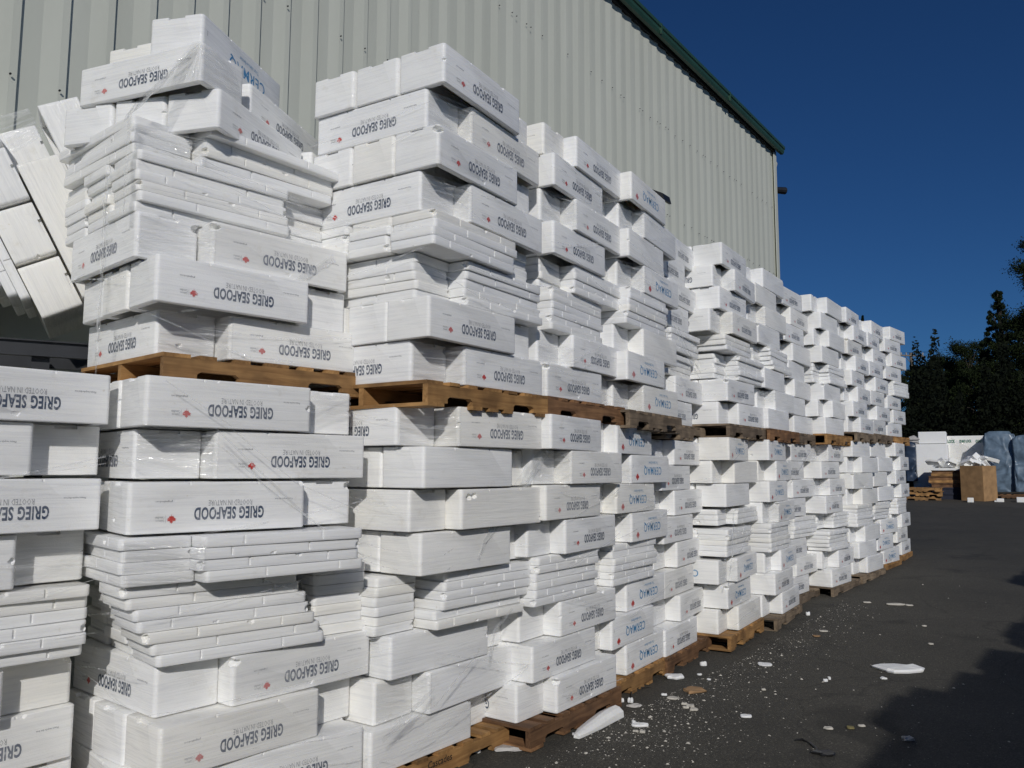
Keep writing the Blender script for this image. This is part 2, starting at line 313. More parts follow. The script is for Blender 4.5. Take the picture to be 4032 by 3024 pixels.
mb.f += [tuple(range(n_)), tuple(range(2 * n_ - 1, n_ - 1, -1))]; mb.m += [0, 0]
gut = mb.build('gutter', M_GREEN, wh)
mb = MB()
for xx in (3.4, 6.5, 9.6, 12.7, 15.8): mb.box((xx, 0.18, 0.0), (xx + 0.03, 0.216, 0.175), MG)
mb.build('gutter_joint', M_GREEN, gut)
mb = MB(); mb.box((0, -12, 0), (40, 0.05, 0.04), frame(MG @ Vector((0, 0, 0.19)), -UW, NW * cos(R(6)) - Vector((0, 0, 1)) * sin(R(6)), NW * sin(R(6)) + Vector((0, 0, 1)) * cos(R(6)))); mb.build('roof', M_GREEN, wh)
mb = MB(); k = 0
for i in range(20, 90):
    for z in (1.2, 2.75, 4.3, 5.85, 7.4):
        uu = u0 + i * PITCH - PITCH * 0.02
        zz = z + rnd.uniform(-0.02, 0.02) + (0.004 * i)
        for du in ((0,) if rnd.random() < 0.75 else (-0.05, 0.05)):
            if uu + du < UEND - 0.1 and rnd.random() < 0.85:
                p = WPt(uu + du, 0.038, zz); mb.tube([p, p + NW * 0.012], 0.0075, 6)
mb.build('screw_heads', M_DARK, wh)
# wall lamp above the stacks
lu, lz = on_wall(2614, 775, 0.3)
lm = thing('wall_lamp', UW * lu + NW * (WP + 0.04) + Vector((0, 0, lz))); tag(lm, 'dark angular wall lamp on the ribbed wall above the fifth stack', 'lamp')
ML = frame((0, 0, 0), UW, NW, Vector((0, 0, 1)))
mb = MB(); q = [(0, 0.12), (0.10, 0.13), (0.30, 0.02), (0.33, -0.10), (0.29, -0.10), (0.26, -0.02), (0.08, 0.05), (0, 0.05)]
Mq = ML @ frame((-0.13, 0, 0), Vector((0, 1, 0)), Vector((0, 0, 1)), Vector((1, 0, 0)))
mb.prism(q, 0, 0.26, Mq); mb.build('hood', M_STEEL, lm)
mb = MB(); mb.box((-0.10, 0.0, -0.12), (0.10, 0.12, 0.05), ML); mb.build('lamp_body', M_WALL, lm)
mb = MB(); mb.tube([ML @ Vector((0, 0.03, -0.12)), ML @ Vector((0, 0.03, -0.75))], 0.018); mb.build('conduit', M_WALL, lm)
# camera and floodlight at the far corner
cz = on_wall(3046, 735)[1]
cm_ = thing('security_camera', UW * (UEND + 0.03) + NW * (WP - 0.1) + Vector((0, 0, cz))); tag(cm_, 'black security camera on an arm at the far corner of the warehouse', 'camera')
mb = MB(); mb.tube([(0, 0, 0), tuple(UW * 0.16)], 0.03); mb.build('arm', M_STEEL, cm_)
d = (UW * 0.75 + NW * 0.5 + Vector((0, 0, 0.05))).normalized()
mb = MB(); mb.tube([UW * 0.14 + Vector((0, 0, 0.01)), UW * 0.14 + d * 0.36 + Vector((0, 0, 0.01))], [0.07, 0.085], 10); mb.build('camera_body', M_STEEL, cm_)
fz = on_wall(3046, 670)[1]
fl = thing('floodlight', UW * (UEND + 0.03) + NW * (WP - 0.1) + Vector((0, 0, fz))); tag(fl, 'slim dark floodlight bracket at the warehouse corner just below the gutter', 'floodlight')
mb = MB(); mb.tube([(0, 0, -0.45), (0, 0, 0.0), tuple(UW * 0.1 + Vector((0, 0, 0.12)))], 0.028); mb.build('bracket', M_STEEL, fl)
mb = MB(); mb.box((0, -0.1, 0), (0.05, 0.1, 0.3), frame(UW * 0.05 + Vector((0, 0, 0.02)), (UW + Vector((0, 0, -0.6))).normalized(), NW, (Vector((0, 0, 1)) + UW * 0.6).normalized())); mb.build('lamp_head', M_WALL, fl)

# ------------------------------------------------------------------ prototypes: foam boxes, lids
BL, BW, BH, LH = 0.85, 0.3213, 0.231, 0.0525
def eval_mesh(o):
    dg = bpy.context.evaluated_depsgraph_get(); return bpy.data.meshes.new_from_object(o.evaluated_get(dg))
def text_geo(body, size, bold=0.0, sx=1.0, res=3, spc=1.0):
    cu = bpy.data.curves.new('txt', 'FONT'); cu.body = body; cu.size = size; cu.offset = bold; cu.resolution_u = res; cu.align_x = 'CENTER'; cu.align_y = 'CENTER'; cu.space_character = spc
    o = bpy.data.objects.new('txt', cu); C.objects.link(o); bpy.context.view_layer.update()
    me = eval_mesh(o); bpy.data.objects.remove(o); bpy.data.curves.remove(cu)
    vs = [(v.co.x * sx, v.co.y) for v in me.vertices]; fs = [tuple(p.vertices) for p in me.polygons]
    x0, x1 = min(v[0] for v in vs), max(v[0] for v in vs); y0, y1 = min(v[1] for v in vs), max(v[1] for v in vs)
    vs = [(x - (x0 + x1) / 2, y - (y0 + y1) / 2) for x, y in vs]
    bpy.data.meshes.remove(me); return vs, fs, x1 - x0, y1 - y0
LEAF = [(0,-1),(0.06,-0.45),(0.45,-0.5),(0.38,-0.33),(0.95,0.12),(0.78,0.2),(0.85,0.52),(0.5,0.45),(0.42,0.6),(0.22,0.36),(0.32,0.85),(0.15,0.75),(0,1.05)]
LEAF = LEAF + [(-x, y) for x, y in LEAF[-2:0:-1]]
def leaf_geo(s):
    n = len(LEAF); return [(0.0, 0.0)] + [(x * s, y * s) for x, y in LEAF], [(0, i + 1, (i + 1) % n + 1) for i in range(n)], 2 * s, 2 * s
def print_items(kind, lod):
    """(geometry, centre u, centre z, material) as seen on the upside-down long face, u from its left end, z from its bottom"""
    it = []
    def T(body, uc, zc, width, height, mi, bold=0.0, res=2, spc=1.0):
        vs, fs, w_, h_ = text_geo(body, 1.0, bold, 1.0, res, spc)
        vs = [(x * width / w_, y * height / h_) for x, y in vs]; it.append((vs, fs, uc, zc, mi))
    if kind == 'G':
        T('GRIEG SEAFOOD', 0.543, 0.365, 0.338, 0.059, 1, 0.030, 3 if lod == 0 else 2, 1.08)
        T('ROOTED IN NATURE', 0.545, 0.575, 0.212, 0.026, 2, -0.004, 1)
        vs, fs, _, _ = leaf_geo(0.0225); it.append((vs, fs, 0.224, 0.285, 3))
        if lod == 0:
            T('Canadian', 0.165, 0.305, 0.042, 0.012, 2, 0.0, 1); T('Salmon', 0.165, 0.245, 0.036, 0.011, 2, 0.0, 1)
            T('griegseafood.com', 0.182, 0.625, 0.078, 0.012, 2, 0.012, 1); T('Please recycle this box', 0.862, 0.635, 0.094, 0.011, 2, 0.012, 1)
            it.append(([(-0.0006, -0.016), (0.0006, -0.016), (0.0006, 0.016), (-0.0006, 0.016)], [(0, 1, 2, 3)], 0.194, 0.28, 2))
    if kind == 'C':
        T('CERMAQ', 0.535, 0.46, 0.385, 0.080, 4, 0.007, 4 if lod == 0 else 2, 1.12)
        T('Your salmon farmer', 0.55, 0.73, 0.21, 0.024, 4, 0.0, 1)
        vs, fs, _, _ = leaf_geo(0.036); it.append((vs, fs, 0.145, 0.245, 3))
        if lod == 0: it.append(([(-0.0015, -0.014), (0.0015, -0.014), (0.0015, 0.014), (-0.0015, 0.014)], [(0, 1, 2, 3)], 0.05, 0.6, 2))
    return it
def prints_onto(mb, kind, lod):
    for vs, fs, uc, zc, mi in print_items(kind, lod):
        for side in (0, 1):
            P = []
            for x, y in vs:
                x, y = -x, -y                                     # printed upright, box stands upside down
                if side == 0: P.append((uc * BL + x, -0.0012, zc * BH + y))
                else: P.append(((1 - uc) * BL - x, BW + 0.0012, zc * BH + y))
            mb.add(P, fs, mi)
def chip(v, f, pos, r, seed):
    q = random.Random(seed); bm = bmesh.new(); bmesh.ops.create_icosphere(bm, subdivisions=2, radius=r)
    for x in bm.verts: x.co *= q.uniform(0.75, 1.2); x.co.z *= 0.7
    me = bpy.data.meshes.new('chip'); bm.to_mesh(me); bm.free(); o = link('chip', me); o.location = pos; return o
def cut(me, cutters):
    o = link('tmp', me); bpy.context.view_layer.update()
    for c in cutters:
        md = o.modifiers.new('b', 'BOOLEAN'); md.operation = 'DIFFERENCE'; md.object = c; md.solver = 'EXACT'
    bpy.context.view_layer.update(); r = eval_mesh(o); bpy.data.objects.remove(o)
    for c in cutters: bpy.data.objects.remove(c)
    return r
def cutbox(a, b):
    mb = MB(); mb.box(a, b); return link('cut', mb.mesh('cut', M_FOAM))
def foam_body(chips):
    bm = bmesh.new(); bmesh.ops.create_cube(bm, size=1.0)
    for v in bm.verts: v.co = Vector(((v.co.x + 0.5) * BL, (v.co.y + 0.5) * BW, (v.co.z + 0.5) * BH))
    ve = [e for e in bm.edges if abs(e.verts[0].co.z - e.verts[1].co.z) > 0.1]
    bmesh.ops.bevel(bm, geom=ve, offset=0.022, segments=5, profile=0.5, affect='EDGES')
    bot = min(bm.faces, key=lambda f: f.calc_center_median().z)
    r = bmesh.ops.inset_region(bm, faces=[bot], thickness=0.034, depth=0)
    ex = bmesh.ops.extrude_face_region(bm, geom=[bot]); bmesh.ops.delete(bm, geom=[bot], context='FACES_ONLY')
    for v in [x for x in ex['geom'] if isinstance(x, bmesh.types.BMVert)]:
        v.co.z += BH - 0.04
        v.co.x += (BL / 2 - v.co.x) * 0.02; v.co.y += (BW / 2 - v.co.y) * 0.05
    ed = [e for e in bm.edges if all(v.co.z > BH - 1e-4 for v in e.verts) and len(e.link_faces) == 2 and abs(e.calc_face_angle() - pi / 2) < 0.2]
    bmesh.ops.bevel(bm, geom=ed, offset=0.006, segments=2, profile=0.5, affect='EDGES')
    ed = [e for e in bm.edges if all(v.co.z < 1e-4 for v in e.verts) and all(min(v.co.x, BL - v.co.x, v.co.y, BW - v.co.y) < 0.023 for v in e.verts) and e.calc_face_angle(0) > 1.2]
    bmesh.ops.bevel(bm, geom=ed, offset=0.004, segments=1, affect='EDGES')
    me = bpy.data.meshes.new('body'); bmesh.ops.recalc_face_normals(bm, faces=bm.faces); bm.to_mesh(me); bm.free()
    cs = [cutbox((-0.01, 0.11, BH - 0.017), (0.02, 0.21, BH + 0.01)), cutbox((BL - 0.02, 0.11, BH - 0.017), (BL + 0.01, 0.21, BH + 0.01))]
    for x in (0.27, 0.60):
        for y in (0, BW):
            cs.append(cutbox((x - 0.006, y - 0.008, BH - 0.012), (x + 0.006, y + 0.008, BH + 0.01)))
    for i, (p, r) in enumerate(chips): cs.append(chip(None, None, p, r, i + 3))
    return cut(me, cs)
def add_mesh(mb, me, mi=0, M=None, off=0):
    mb.add([(M @ v.co) if M is not None else v.co for v in me.vertices], [tuple(p.vertices) for p in me.polygons], [p.material_index for p in me.polygons])
CHIPS = [[], [((0.0, 0.0, 0.13), 0.02), ((0.62, -0.012, BH), 0.03)], [((BL - 0.012, -0.008, 0.12), 0.024), ((0.33, -0.012, BH), 0.024)],
         [((0.012, 0.012, BH - 0.03), 0.033), ((0.45, -0.014, 0.03), 0.024)], [((BL - 0.01, 0.006, BH), 0.036), ((0.20, -0.014, 0.15), 0.019), ((0.0, 0.2, 0.06), 0.018)],
         [((0.075, -0.004, BH - 0.045), 0.030), ((0.118, -0.002, BH - 0.040), 0.026), ((BL - 0.02, 0.0, 0.03), 0.02)]]
BODY = [foam_body(c) for c in CHIPS]
BODY = [b if len(b.vertices) > 200 else BODY[0] for b in BODY]
def smooth_by_angle(me):
    me.polygons.foreach_set('use_smooth', [True] * len(me.polygons)); me.set_sharp_from_angle(angle=R(32))
BOX = {}; BOXFAR = {}
for kd in 'GCP':
    for i, b in enumerate(BODY):
        mb = MB(); add_mesh(mb, b); prints_onto(mb, kd, 0); BOX[kd, i] = mb.mesh('foam_box', FOAM_MATS); smooth_by_angle(BOX[kd, i])
    mb = MB(); add_mesh(mb, BODY[0]); prints_onto(mb, kd, 1); BOXFAR[kd] = mb.mesh('foam_box_far', FOAM_MATS)
def lid_mesh(chips, bites=()):
    bm = bmesh.new(); bmesh.ops.create_cube(bm, size=1.0); h = LH - 0.0012
    for v in bm.verts: v.co = Vector(((v.co.x + 0.5) * BL, (v.co.y + 0.5) * BW, (v.co.z + 0.5) * h))
    ve = [e for e in bm.edges if abs(e.verts[0].co.z - e.verts[1].co.z) > 0.01]
    bmesh.ops.bevel(bm, geom=ve, offset=0.026, segments=5, profile=0.5, affect='EDGES')
    ed = [e for e in bm.edges if len(e.link_faces) == 2 and abs(e.calc_face_angle() - pi / 2) < 0.2 and e.verts[0].co.z < 0.01]
    bmesh.ops.bevel(bm, geom=ed, offset=0.009, segments=2, profile=0.6, affect='EDGES')
    ed = [e for e in bm.edges if len(e.link_faces) == 2 and abs(e.calc_face_angle() - pi / 2) < 0.2 and e.verts[0].co.z > 0.04 and e.verts[1].co.z > 0.04]
    bmesh.ops.bevel(bm, geom=ed, offset=0.004, segments=2, profile=0.5, affect='EDGES')
    me = bpy.data.meshes.new('lid'); bm.to_mesh(me); bm.free(); cs = []
    for x in chips:
        for y in (0, BW): cs.append(cutbox((x - 0.006, y - 0.007, 0.012), (x + 0.006, y + 0.007, LH + 0.01)))
    for i, (p_, r_) in enumerate(bites): cs.append(chip(None, None, p_, r_, i + 11))
    r = cut(me, cs)
    if len(r.vertices) < 100: r = LID[0].copy(); return r
    for M in FOAM_MATS[:1]: 
        if not r.materials: r.materials.append(M)
    smooth_by_angle(r); return r
LID = [lid_mesh((0.2, 0.61)), lid_mesh((0.3, 0.7))]
LID += [lid_mesh((0.24, 0.66), [((0.0, 0.01, 0.03), 0.028), ((0.5, -0.012, 0.045), 0.024)]), lid_mesh((0.15, 0.55), [((BL - 0.005, 0.0, 0.02), 0.03), ((0.36, -0.012, 0.01), 0.02), ((0.2, BW + 0.01, 0.03), 0.025)])]
LIDPLAIN = LID[0]

# ------------------------------------------------------------------ pallets
PL, PD = 1.22, 1.02
def stringer_mesh(M):
    mb = MB(); z0, z1 = 0.02, 0.122
    def arc(x0, x1): return [(x0, z0), (x0 + 0.0, z0 + 0.025), (x0 + 0.022, z0 + 0.04), (x1 - 0.022, z0 + 0.04), (x1, z0 + 0.025), (x1, z0)]
    poly = [(0, z0)] + arc(0.17, 0.40) + arc(0.82, 1.05) + [(PL, z0), (PL, z1), (0, z1)]
    n = len(poly); mb.v = [(x, 0, z) for x, z in poly] + [(x, 0.038, z) for x, z in poly]
    mb.f = [tuple(range(n)), tuple(range(2 * n - 1, n - 1, -1))] + [((i + 1) % n, i, n + i, n + (i + 1) % n) for i in range(n)]; mb.m = [0] * len(mb.f)
    return mb.mesh('stringer', M)
def board_mesh(M, wd):
    mb = MB(); mb.box((0, 0, 0), (PD, wd, 0.02)); return mb.mesh('deck_board', M)
ST = [stringer_mesh(M) for M in WOODS]; DB = [[board_mesh(M, wd) for wd in (0.14, 0.09)] for M in WOODS]
ORD = ['first', 'second', 'third', 'fourth', 'fifth', 'sixth', 'seventh', 'eighth', 'ninth', 'tenth', 'eleventh', 'twelfth', 'thirteenth']
def pallet(loc, rz, wi, label, group, q):
    t = thing('wooden_pallet', loc, rz); tag(t, label, 'pallet', group)
    for y in (0, (PD - 0.038) / 2, PD - 0.038):
        o = link('stringer', ST[wi], t); o.location = (0, y, 0)
    xs = [(0, 0), (0.19, 1), (0.37, 1), (0.55, 0), (0.76, 1), (0.94, 1), (PL - 0.14, 0)]
    for x, k in xs:
        o = link('deck_board', DB[wi][k], t); o.location = (x + (0.14, 0.09)[k] + q.uniform(-.008, .008), q.uniform(-.006, .006), 0.1225); o.rotation_euler = (0, 0, pi / 2)
    for x, k in ((0, 0), (0.40, 1), (0.56, 1), (0.72, 1), (PL - 0.14, 0)):
        o = link('bottom_board', DB[wi][k], t); o.location = (x + (0.14, 0.09)[k], q.uniform(-.006, .006), 0.0); o.rotation_euler = (0, 0, pi / 2)
    return t
def stamp(t, body, px, py, wd, h):
    vs, fs, w_, h_ = text_geo(body, 1.0, 0.02, 1.0, 2); M = t.matrix_world.copy()
    Mw = Matrix.Translation(t.location) @ Matrix.Rotation(t.rotation_euler.z, 4, 'Z'); n_ = Mw.to_3x3() @ Vector((0, -1, 0)); d = ray(px, py); k = n_.dot(Vector(t.location) - Vector((0, 0, CAMZ))) / n_.dot(d); p = Mw.inverted() @ (d * k + Vector((0, 0, CAMZ)))
    mb = MB(); mb.add([(p.x + x * wd / w_, -0.0012, min(max(p.z, 0.065), 0.095) + y * h / h_) for x, y in vs], fs); mb.build('stamp', M_STAMP, t)

# ------------------------------------------------------------------ the stacked loads (measured from the photograph layer by layer)
# tier -> [x, y, z, yaw, [[type, kind, count, x, y, z, yaw, shear, recess], ...]]   z from the yard
TIERS = {
'0L':[-2.694,2.919,0.211,41.1,[['A','P',1,-2.694,2.919,0.212,41.1,0,0],['B','G',1,-2.541,3.209,0.446,39.1,0,0],['A','P',1,-2.713,2.923,0.68,40.7,0,0],['B','L',6,-2.493,3.144,0.914,41.4,0.013,0],['A','G',1,-2.694,2.919,1.238,41.1,0,0],['B','G',1,-2.457,3.135,1.479,42.3,0,0],['A','G',1,-2.667,2.941,1.725,41.3,0,0],['B','G',1,-2.434,3.148,1.961,40.3,0,0]]],
'1L':[-1.619,3.655,0.169,45.1,[['B','G',1,-1.383,3.872,0.169,45.5,0,0],['A','G',1,-1.522,3.652,0.403,39.6,0,0],['B','G',1,-1.318,3.956,0.639,39.4,0,0.072],['A','L',7,-1.581,3.722,0.873,46.4,-0.156,0],['B','L',4,-1.383,3.712,1.242,46.8,-0.015,0],['A','G',1,-1.696,3.616,1.464,49.2,0,0],['B','G',1,-1.432,3.92,1.709,46.8,0,0.117],['A','G',1,-1.66,3.655,1.95,45.6,0,0]]],
'1U':[-1.760,3.843,2.322,42.1,[['B','G',1,-1.469,4.162,2.322,42,0,0.097],['A','G',1,-1.709,3.808,2.558,43.3,0,0],['B','G',1,-1.536,4.047,2.793,42,0,0.098],['A','L',6,-1.857,3.88,3.024,42.3,-0.013,0],['B','L',3,-1.622,4.104,3.34,40.2,-0.003,0]]],
'2L':[-0.587,4.476,0.130,36.2,[['A','P',1,-0.745,4.475,0.13,36.6,0,0],['B','P',1,-0.468,4.786,0.367,34.5,0,0.083],['A','P',1,-0.662,4.573,0.605,37.8,0,0],['B','L',6,-0.438,4.737,0.841,37.3,0.109,0],['A','P',1,-0.502,4.54,1.17,36.1,0,0],['B','P',1,-0.291,4.73,1.411,35.3,0,0.08],['A','P',1,-0.484,4.475,1.653,35.5,0,0],['B','G',1,-0.308,4.692,1.891,37.1,0,0.135]]],
'2U':[-0.436,4.370,2.248,32.8,[['B','G',1,-0.278,4.698,2.248,34.9,0,0.089],['A','G',1,-0.457,4.385,2.483,34.5,0,0],['B','L',5,-0.268,4.684,2.72,33.7,-0.001,0.096],['A','L',4,-0.435,4.338,2.99,33.1,0.015,0],['B','G',1,-0.248,4.635,3.207,32.3,0,0.088],['A','G',1,-0.412,4.335,3.444,31.9,0,0],['B','G',1,-0.245,4.628,3.681,30.5,0,0.059],['A','G',1,-0.385,4.322,3.915,30.7,0,0]]],
'3L':[0.181,5.355,0.152,32.8,[['B','G',1,0.304,5.551,0.152,35.1,0,0.068],['A','G',1,0.137,5.375,0.389,34.5,0,0],['B','G',1,0.336,5.657,0.627,33.7,0,0.097],['A','L',6,0.144,5.41,0.863,34.5,0.041,0],['B','G',1,0.37,5.63,1.183,31.1,0,0.081],['A','G',1,0.226,5.388,1.423,31.4,0,0],['B','G',1,0.413,5.633,1.66,32.1,0,0.093],['A','G',1,0.261,5.346,1.895,29.2,0,0]]],
'3U':[0.255,5.424,2.253,31.1,[['A','G',1,0.236,5.45,2.253,32.5,0,0],['B','G',1,0.436,5.715,2.487,30.8,0,0.082],['A','L',6,0.269,5.491,2.719,31,0.033,0],['B','L',4,0.456,5.778,3.036,31,0.013,0.078],['A','G',1,0.286,5.465,3.251,31.4,0,0],['B','G',1,0.463,5.707,3.487,30.2,0,0.086],['A','G',1,0.288,5.422,3.722,29.8,0,0],['B','G',1,0.465,5.689,3.956,30.1,0,0.065]]],
'4L':[0.783,6.342,0.148,31.3,[['B','C',1,0.907,6.575,0.148,32.1,0,0],['A','C',1,0.769,6.352,0.385,31.8,0,0],['B','C',1,0.927,6.67,0.622,32.4,0,0],['A','L',6,0.77,6.379,0.858,32.4,0.058,0],['B','C',1,0.971,6.614,1.178,30.4,0,0],['A','C',1,0.818,6.365,1.417,30,0,0],['B','C',1,0.973,6.628,1.651,32,0,0],['A','C',1,0.824,6.337,1.887,28.1,0,0]]],
'4U':[0.917,6.357,2.233,30.5,[['B','C',1,1.086,6.655,2.233,30.8,0,0.104],['A','C',1,0.91,6.328,2.467,30.7,0,0],['B','P',1,1.09,6.645,2.697,30.2,0,0.095],['A','L',6,0.915,6.377,2.928,31.5,0.056,0],['B','C',1,1.111,6.68,3.243,30.9,0,0.077],['A','P',1,0.939,6.376,3.476,29.7,0,0],['B','P',1,1.114,6.662,3.709,29.3,0,0.075],['A','C',1,0.963,6.354,3.942,29.5,0,0]]],
'5L':[1.360,7.331,0.140,30.4,[['A','G',1,1.338,7.225,0.14,31.4,0,0],['B','G',1,1.551,7.608,0.378,29.6,0,0],['A','G',1,1.358,7.339,0.619,30.2,0,0],['B','G',1,1.539,7.64,0.859,29.5,0,0],['A','G',1,1.358,7.33,1.098,30.3,0,0],['B','G',1,1.524,7.646,1.337,30.7,0,0],['A','G',1,1.348,7.347,1.573,29.9,0,0],['B','G',1,1.523,7.625,1.808,29.8,0,0]]],
'5U':[1.383,7.409,2.194,30.5,[['A','G',1,1.395,7.441,2.193,30.4,0,0],['B','G',1,1.567,7.718,2.429,30.6,0,0],['A','L',4,1.429,7.531,2.67,29.9,0.027,0],['B','L',4,1.522,7.597,2.901,30.8,-0.029,0],['A','G',1,1.355,7.355,3.126,30.6,0,0],['B','G',1,1.492,7.591,3.367,30.6,0,0],['A','G',1,1.337,7.362,3.604,30.1,0,0],['B','G',1,1.516,7.688,3.838,29.8,0,0]]],
'6L':[2.163,8.155,0.162,31.0,[['B','P',1,2.284,8.337,0.162,31.4,0,0],['A','C',1,2.124,8.121,0.403,31.1,0,0],['B','C',1,2.269,8.285,0.647,29.6,0,0],['A','L',5,2.121,8.081,0.909,31.1,0.064,0],['B','L',3,2.327,8.459,1.205,30.3,0.019,0],['A','P',1,2.159,8.228,1.39,31.8,0,0],['B','P',1,2.314,8.465,1.627,32.5,0,0],['A','C',1,2.184,8.157,1.86,28.7,0,0]]],
'6U':[2.198,8.240,2.236,33.9,[['B','G',1,2.4,8.554,2.235,34.8,0,0.075],['A','G',1,2.221,8.31,2.473,35.2,0,0],['B','L',5,2.421,8.575,2.717,34.4,-0.01,0],['A','L',3,2.215,8.265,3,34,-0.051,0],['B','G',1,2.302,8.342,3.18,33.5,0,0],['A','G',1,2.135,8.205,3.422,34.5,0,0],['B','G',1,2.364,8.437,3.66,30.7,0,0.109],['A','G',1,2.176,8.227,3.894,32.9,0,0]]],
'7L':[2.888,9.119,0.148,31.4,[['B','G',1,3.061,9.354,0.148,31.7,0,0],['A','G',1,2.917,9.134,0.384,31.7,0,0],['B','C',1,3.085,9.422,0.619,30.5,0,0],['A','L',6,2.895,9.128,0.852,32.2,-0.02,0],['B','C',1,3.064,9.392,1.169,30.9,0,0],['A','C',1,2.884,9.138,1.406,31.8,0,0],['B','C',1,3.065,9.422,1.64,29.8,0,0],['A','C',1,2.89,9.133,1.873,30.9,0,0]]],
'7U':[2.864,9.207,2.235,34.0,[['A','P',1,2.915,9.201,2.235,34.3,0,0],['B','P',1,3.103,9.518,2.468,33.8,0,0.082],['A','P',1,2.897,9.226,2.707,33.3,0,0],['B','L',5,3.076,9.49,2.948,32.7,-0.082,0.099],['A','P',1,2.824,9.183,3.223,34.5,0,0],['B','P',1,2.993,9.448,3.463,34.9,0,0.077],['A','P',1,2.813,9.209,3.7,33.9,0,0],['B','P',1,2.985,9.465,3.935,34.6,0,0]]],
'8L':[3.400,10.194,0.190,37.6,[['A','G',1,3.397,10.188,0.19,37.6,0,0],['B','G',1,3.608,10.441,0.423,38,0,0],['A','G',1,3.378,10.163,0.657,37.6,0,0],['B','L',5,3.584,10.42,0.897,38.5,0.017,0],['A','G',1,3.405,10.218,1.172,37.3,0,0],['B','G',1,3.601,10.459,1.411,37.4,0,0],['A','G',1,3.39,10.202,1.649,37.2,0,0],['B','G',1,3.592,10.464,1.884,37.3,0,0]]],
'8U':[3.477,10.218,2.248,35.0,[['B','P',1,3.661,10.502,2.248,35.9,0,0],['A','P',1,3.477,10.218,2.481,35,0,0],['B','P',1,3.677,10.482,2.715,33.8,0,0],['A','P',1,3.545,10.298,2.947,32.6,0,0],['B','P',1,3.661,10.46,3.187,35.2,0,0],['A','G',1,3.482,10.224,3.425,35.7,0,0],['B','G',1,3.643,10.446,3.662,34.9,0,0],['A','G',1,3.457,10.207,3.896,36.5,0,0]]],
'9L':[4.244,11.036,0.214,37.0,[['A','G',1,4.268,10.995,0.213,38.9,0,0],['B','G',1,4.461,11.232,0.448,35.8,0,0],['A','L',5,4.244,10.958,0.688,38,-0.046,0],['B','L',4,4.464,11.372,0.968,37.7,0.004,0],['A','G',1,4.241,11.035,1.182,36.4,0,0],['B','G',1,4.411,11.316,1.418,35.8,0,0.109],['A','G',1,4.206,11.063,1.654,37.6,0,0],['B','G',1,4.406,11.317,1.891,35.9,0,0.12]]],
'9U':[4.289,11.081,2.264,36.3,[['A','P',1,4.309,11.122,2.264,38.1,0,0],['B','P',1,4.49,11.309,2.504,33.5,0,0.085],['A','P',1,4.319,11.161,2.739,36.6,0,0],['B','L',5,4.478,11.338,2.982,36.6,-0.053,0.109],['A','P',1,4.284,11.092,3.256,36.7,0,0],['B','P',1,4.465,11.284,3.498,36,0,0.085],['A','P',1,4.293,11.114,3.735,36.9,0,0],['B','P',1,4.45,11.273,3.973,35.4,0,0.095]]],
'10L':[5.026,11.931,0.258,39.4,[['B','P',1,5.262,12.186,0.257,39.1,0,0],['A','P',1,5.052,11.954,0.488,39.9,0,0],['B','P',1,5.246,12.186,0.716,38.5,0,0],['A','L',6,5.027,11.908,0.944,38.4,-0.009,0],['B','P',1,5.226,12.181,1.26,38.4,0,0.098],['A','P',1,5.003,11.947,1.495,42.2,0,0],['B','P',1,5.239,12.18,1.731,39.2,0,0.083],['A','P',1,5.007,11.945,1.966,40,0,0]]],
'10U':[5.048,11.985,2.333,36.0,[['B','G',1,5.269,12.235,2.334,36.1,0,0.082],['A','G',1,5.069,11.998,2.567,36.6,0,0],['B','G',1,5.251,12.244,2.802,35.7,0,0.101],['A','G',1,5.075,12.018,3.036,35.2,0,0],['B','G',1,5.234,12.239,3.274,36.3,0,0.099],['A','G',1,5.026,12.01,3.51,36.9,0,0],['B','G',1,5.221,12.233,3.747,35.9,0,0.116],['A','G',1,5.014,11.982,3.981,35.1,0,0]]],
'11L':[5.713,12.886,0.280,39.9,[['B','C',1,5.926,13.115,0.279,40.9,0,0],['A','C',1,5.724,12.856,0.514,40.3,0,0],['B','C',1,5.895,13.098,0.752,42,0,0],['A','L',5,5.715,12.883,0.998,39.5,-0.018,0],['B','P',1,5.913,13.161,1.274,40.1,0,0],['A','P',1,5.719,12.887,1.513,38.2,0,0],['B','P',1,5.92,13.141,1.75,39.4,0,0],['A','P',1,5.695,12.899,1.985,39.6,0,0]]],
'11U':[5.748,12.931,2.352,37.3,[['A','G',1,5.769,12.927,2.353,37.1,0,0],['B','G',1,5.957,13.195,2.588,38.3,0,0],['A','G',1,5.757,12.944,2.824,38.2,0,0],['B','G',1,5.951,13.186,3.06,37.8,0,0],['A','G',1,5.752,12.933,3.296,38,0,0],['B','G',1,5.928,13.185,3.533,37.8,0,0],['A','G',1,5.747,12.934,3.767,35.9,0,0],['B','G',1,5.924,13.186,4.001,36.2,0,0.104]]],
'12L':[6.499,13.793,0.328,35.4,[['B','G',1,6.678,14.08,0.328,35.3,0,0],['A','G',1,6.471,13.779,0.559,36.5,0,0],['B','G',1,6.685,14.045,0.795,35.1,0,0],['A','L',5,6.503,13.789,1.035,35.1,0.022,0],['B','G',1,6.71,14.064,1.306,34.4,0,0],['A','G',1,6.503,13.794,1.54,36,0,0],['B','G',1,6.71,14.05,1.774,34.8,0,0],['A','G',1,6.512,13.791,2.006,35.4,0,0]]],
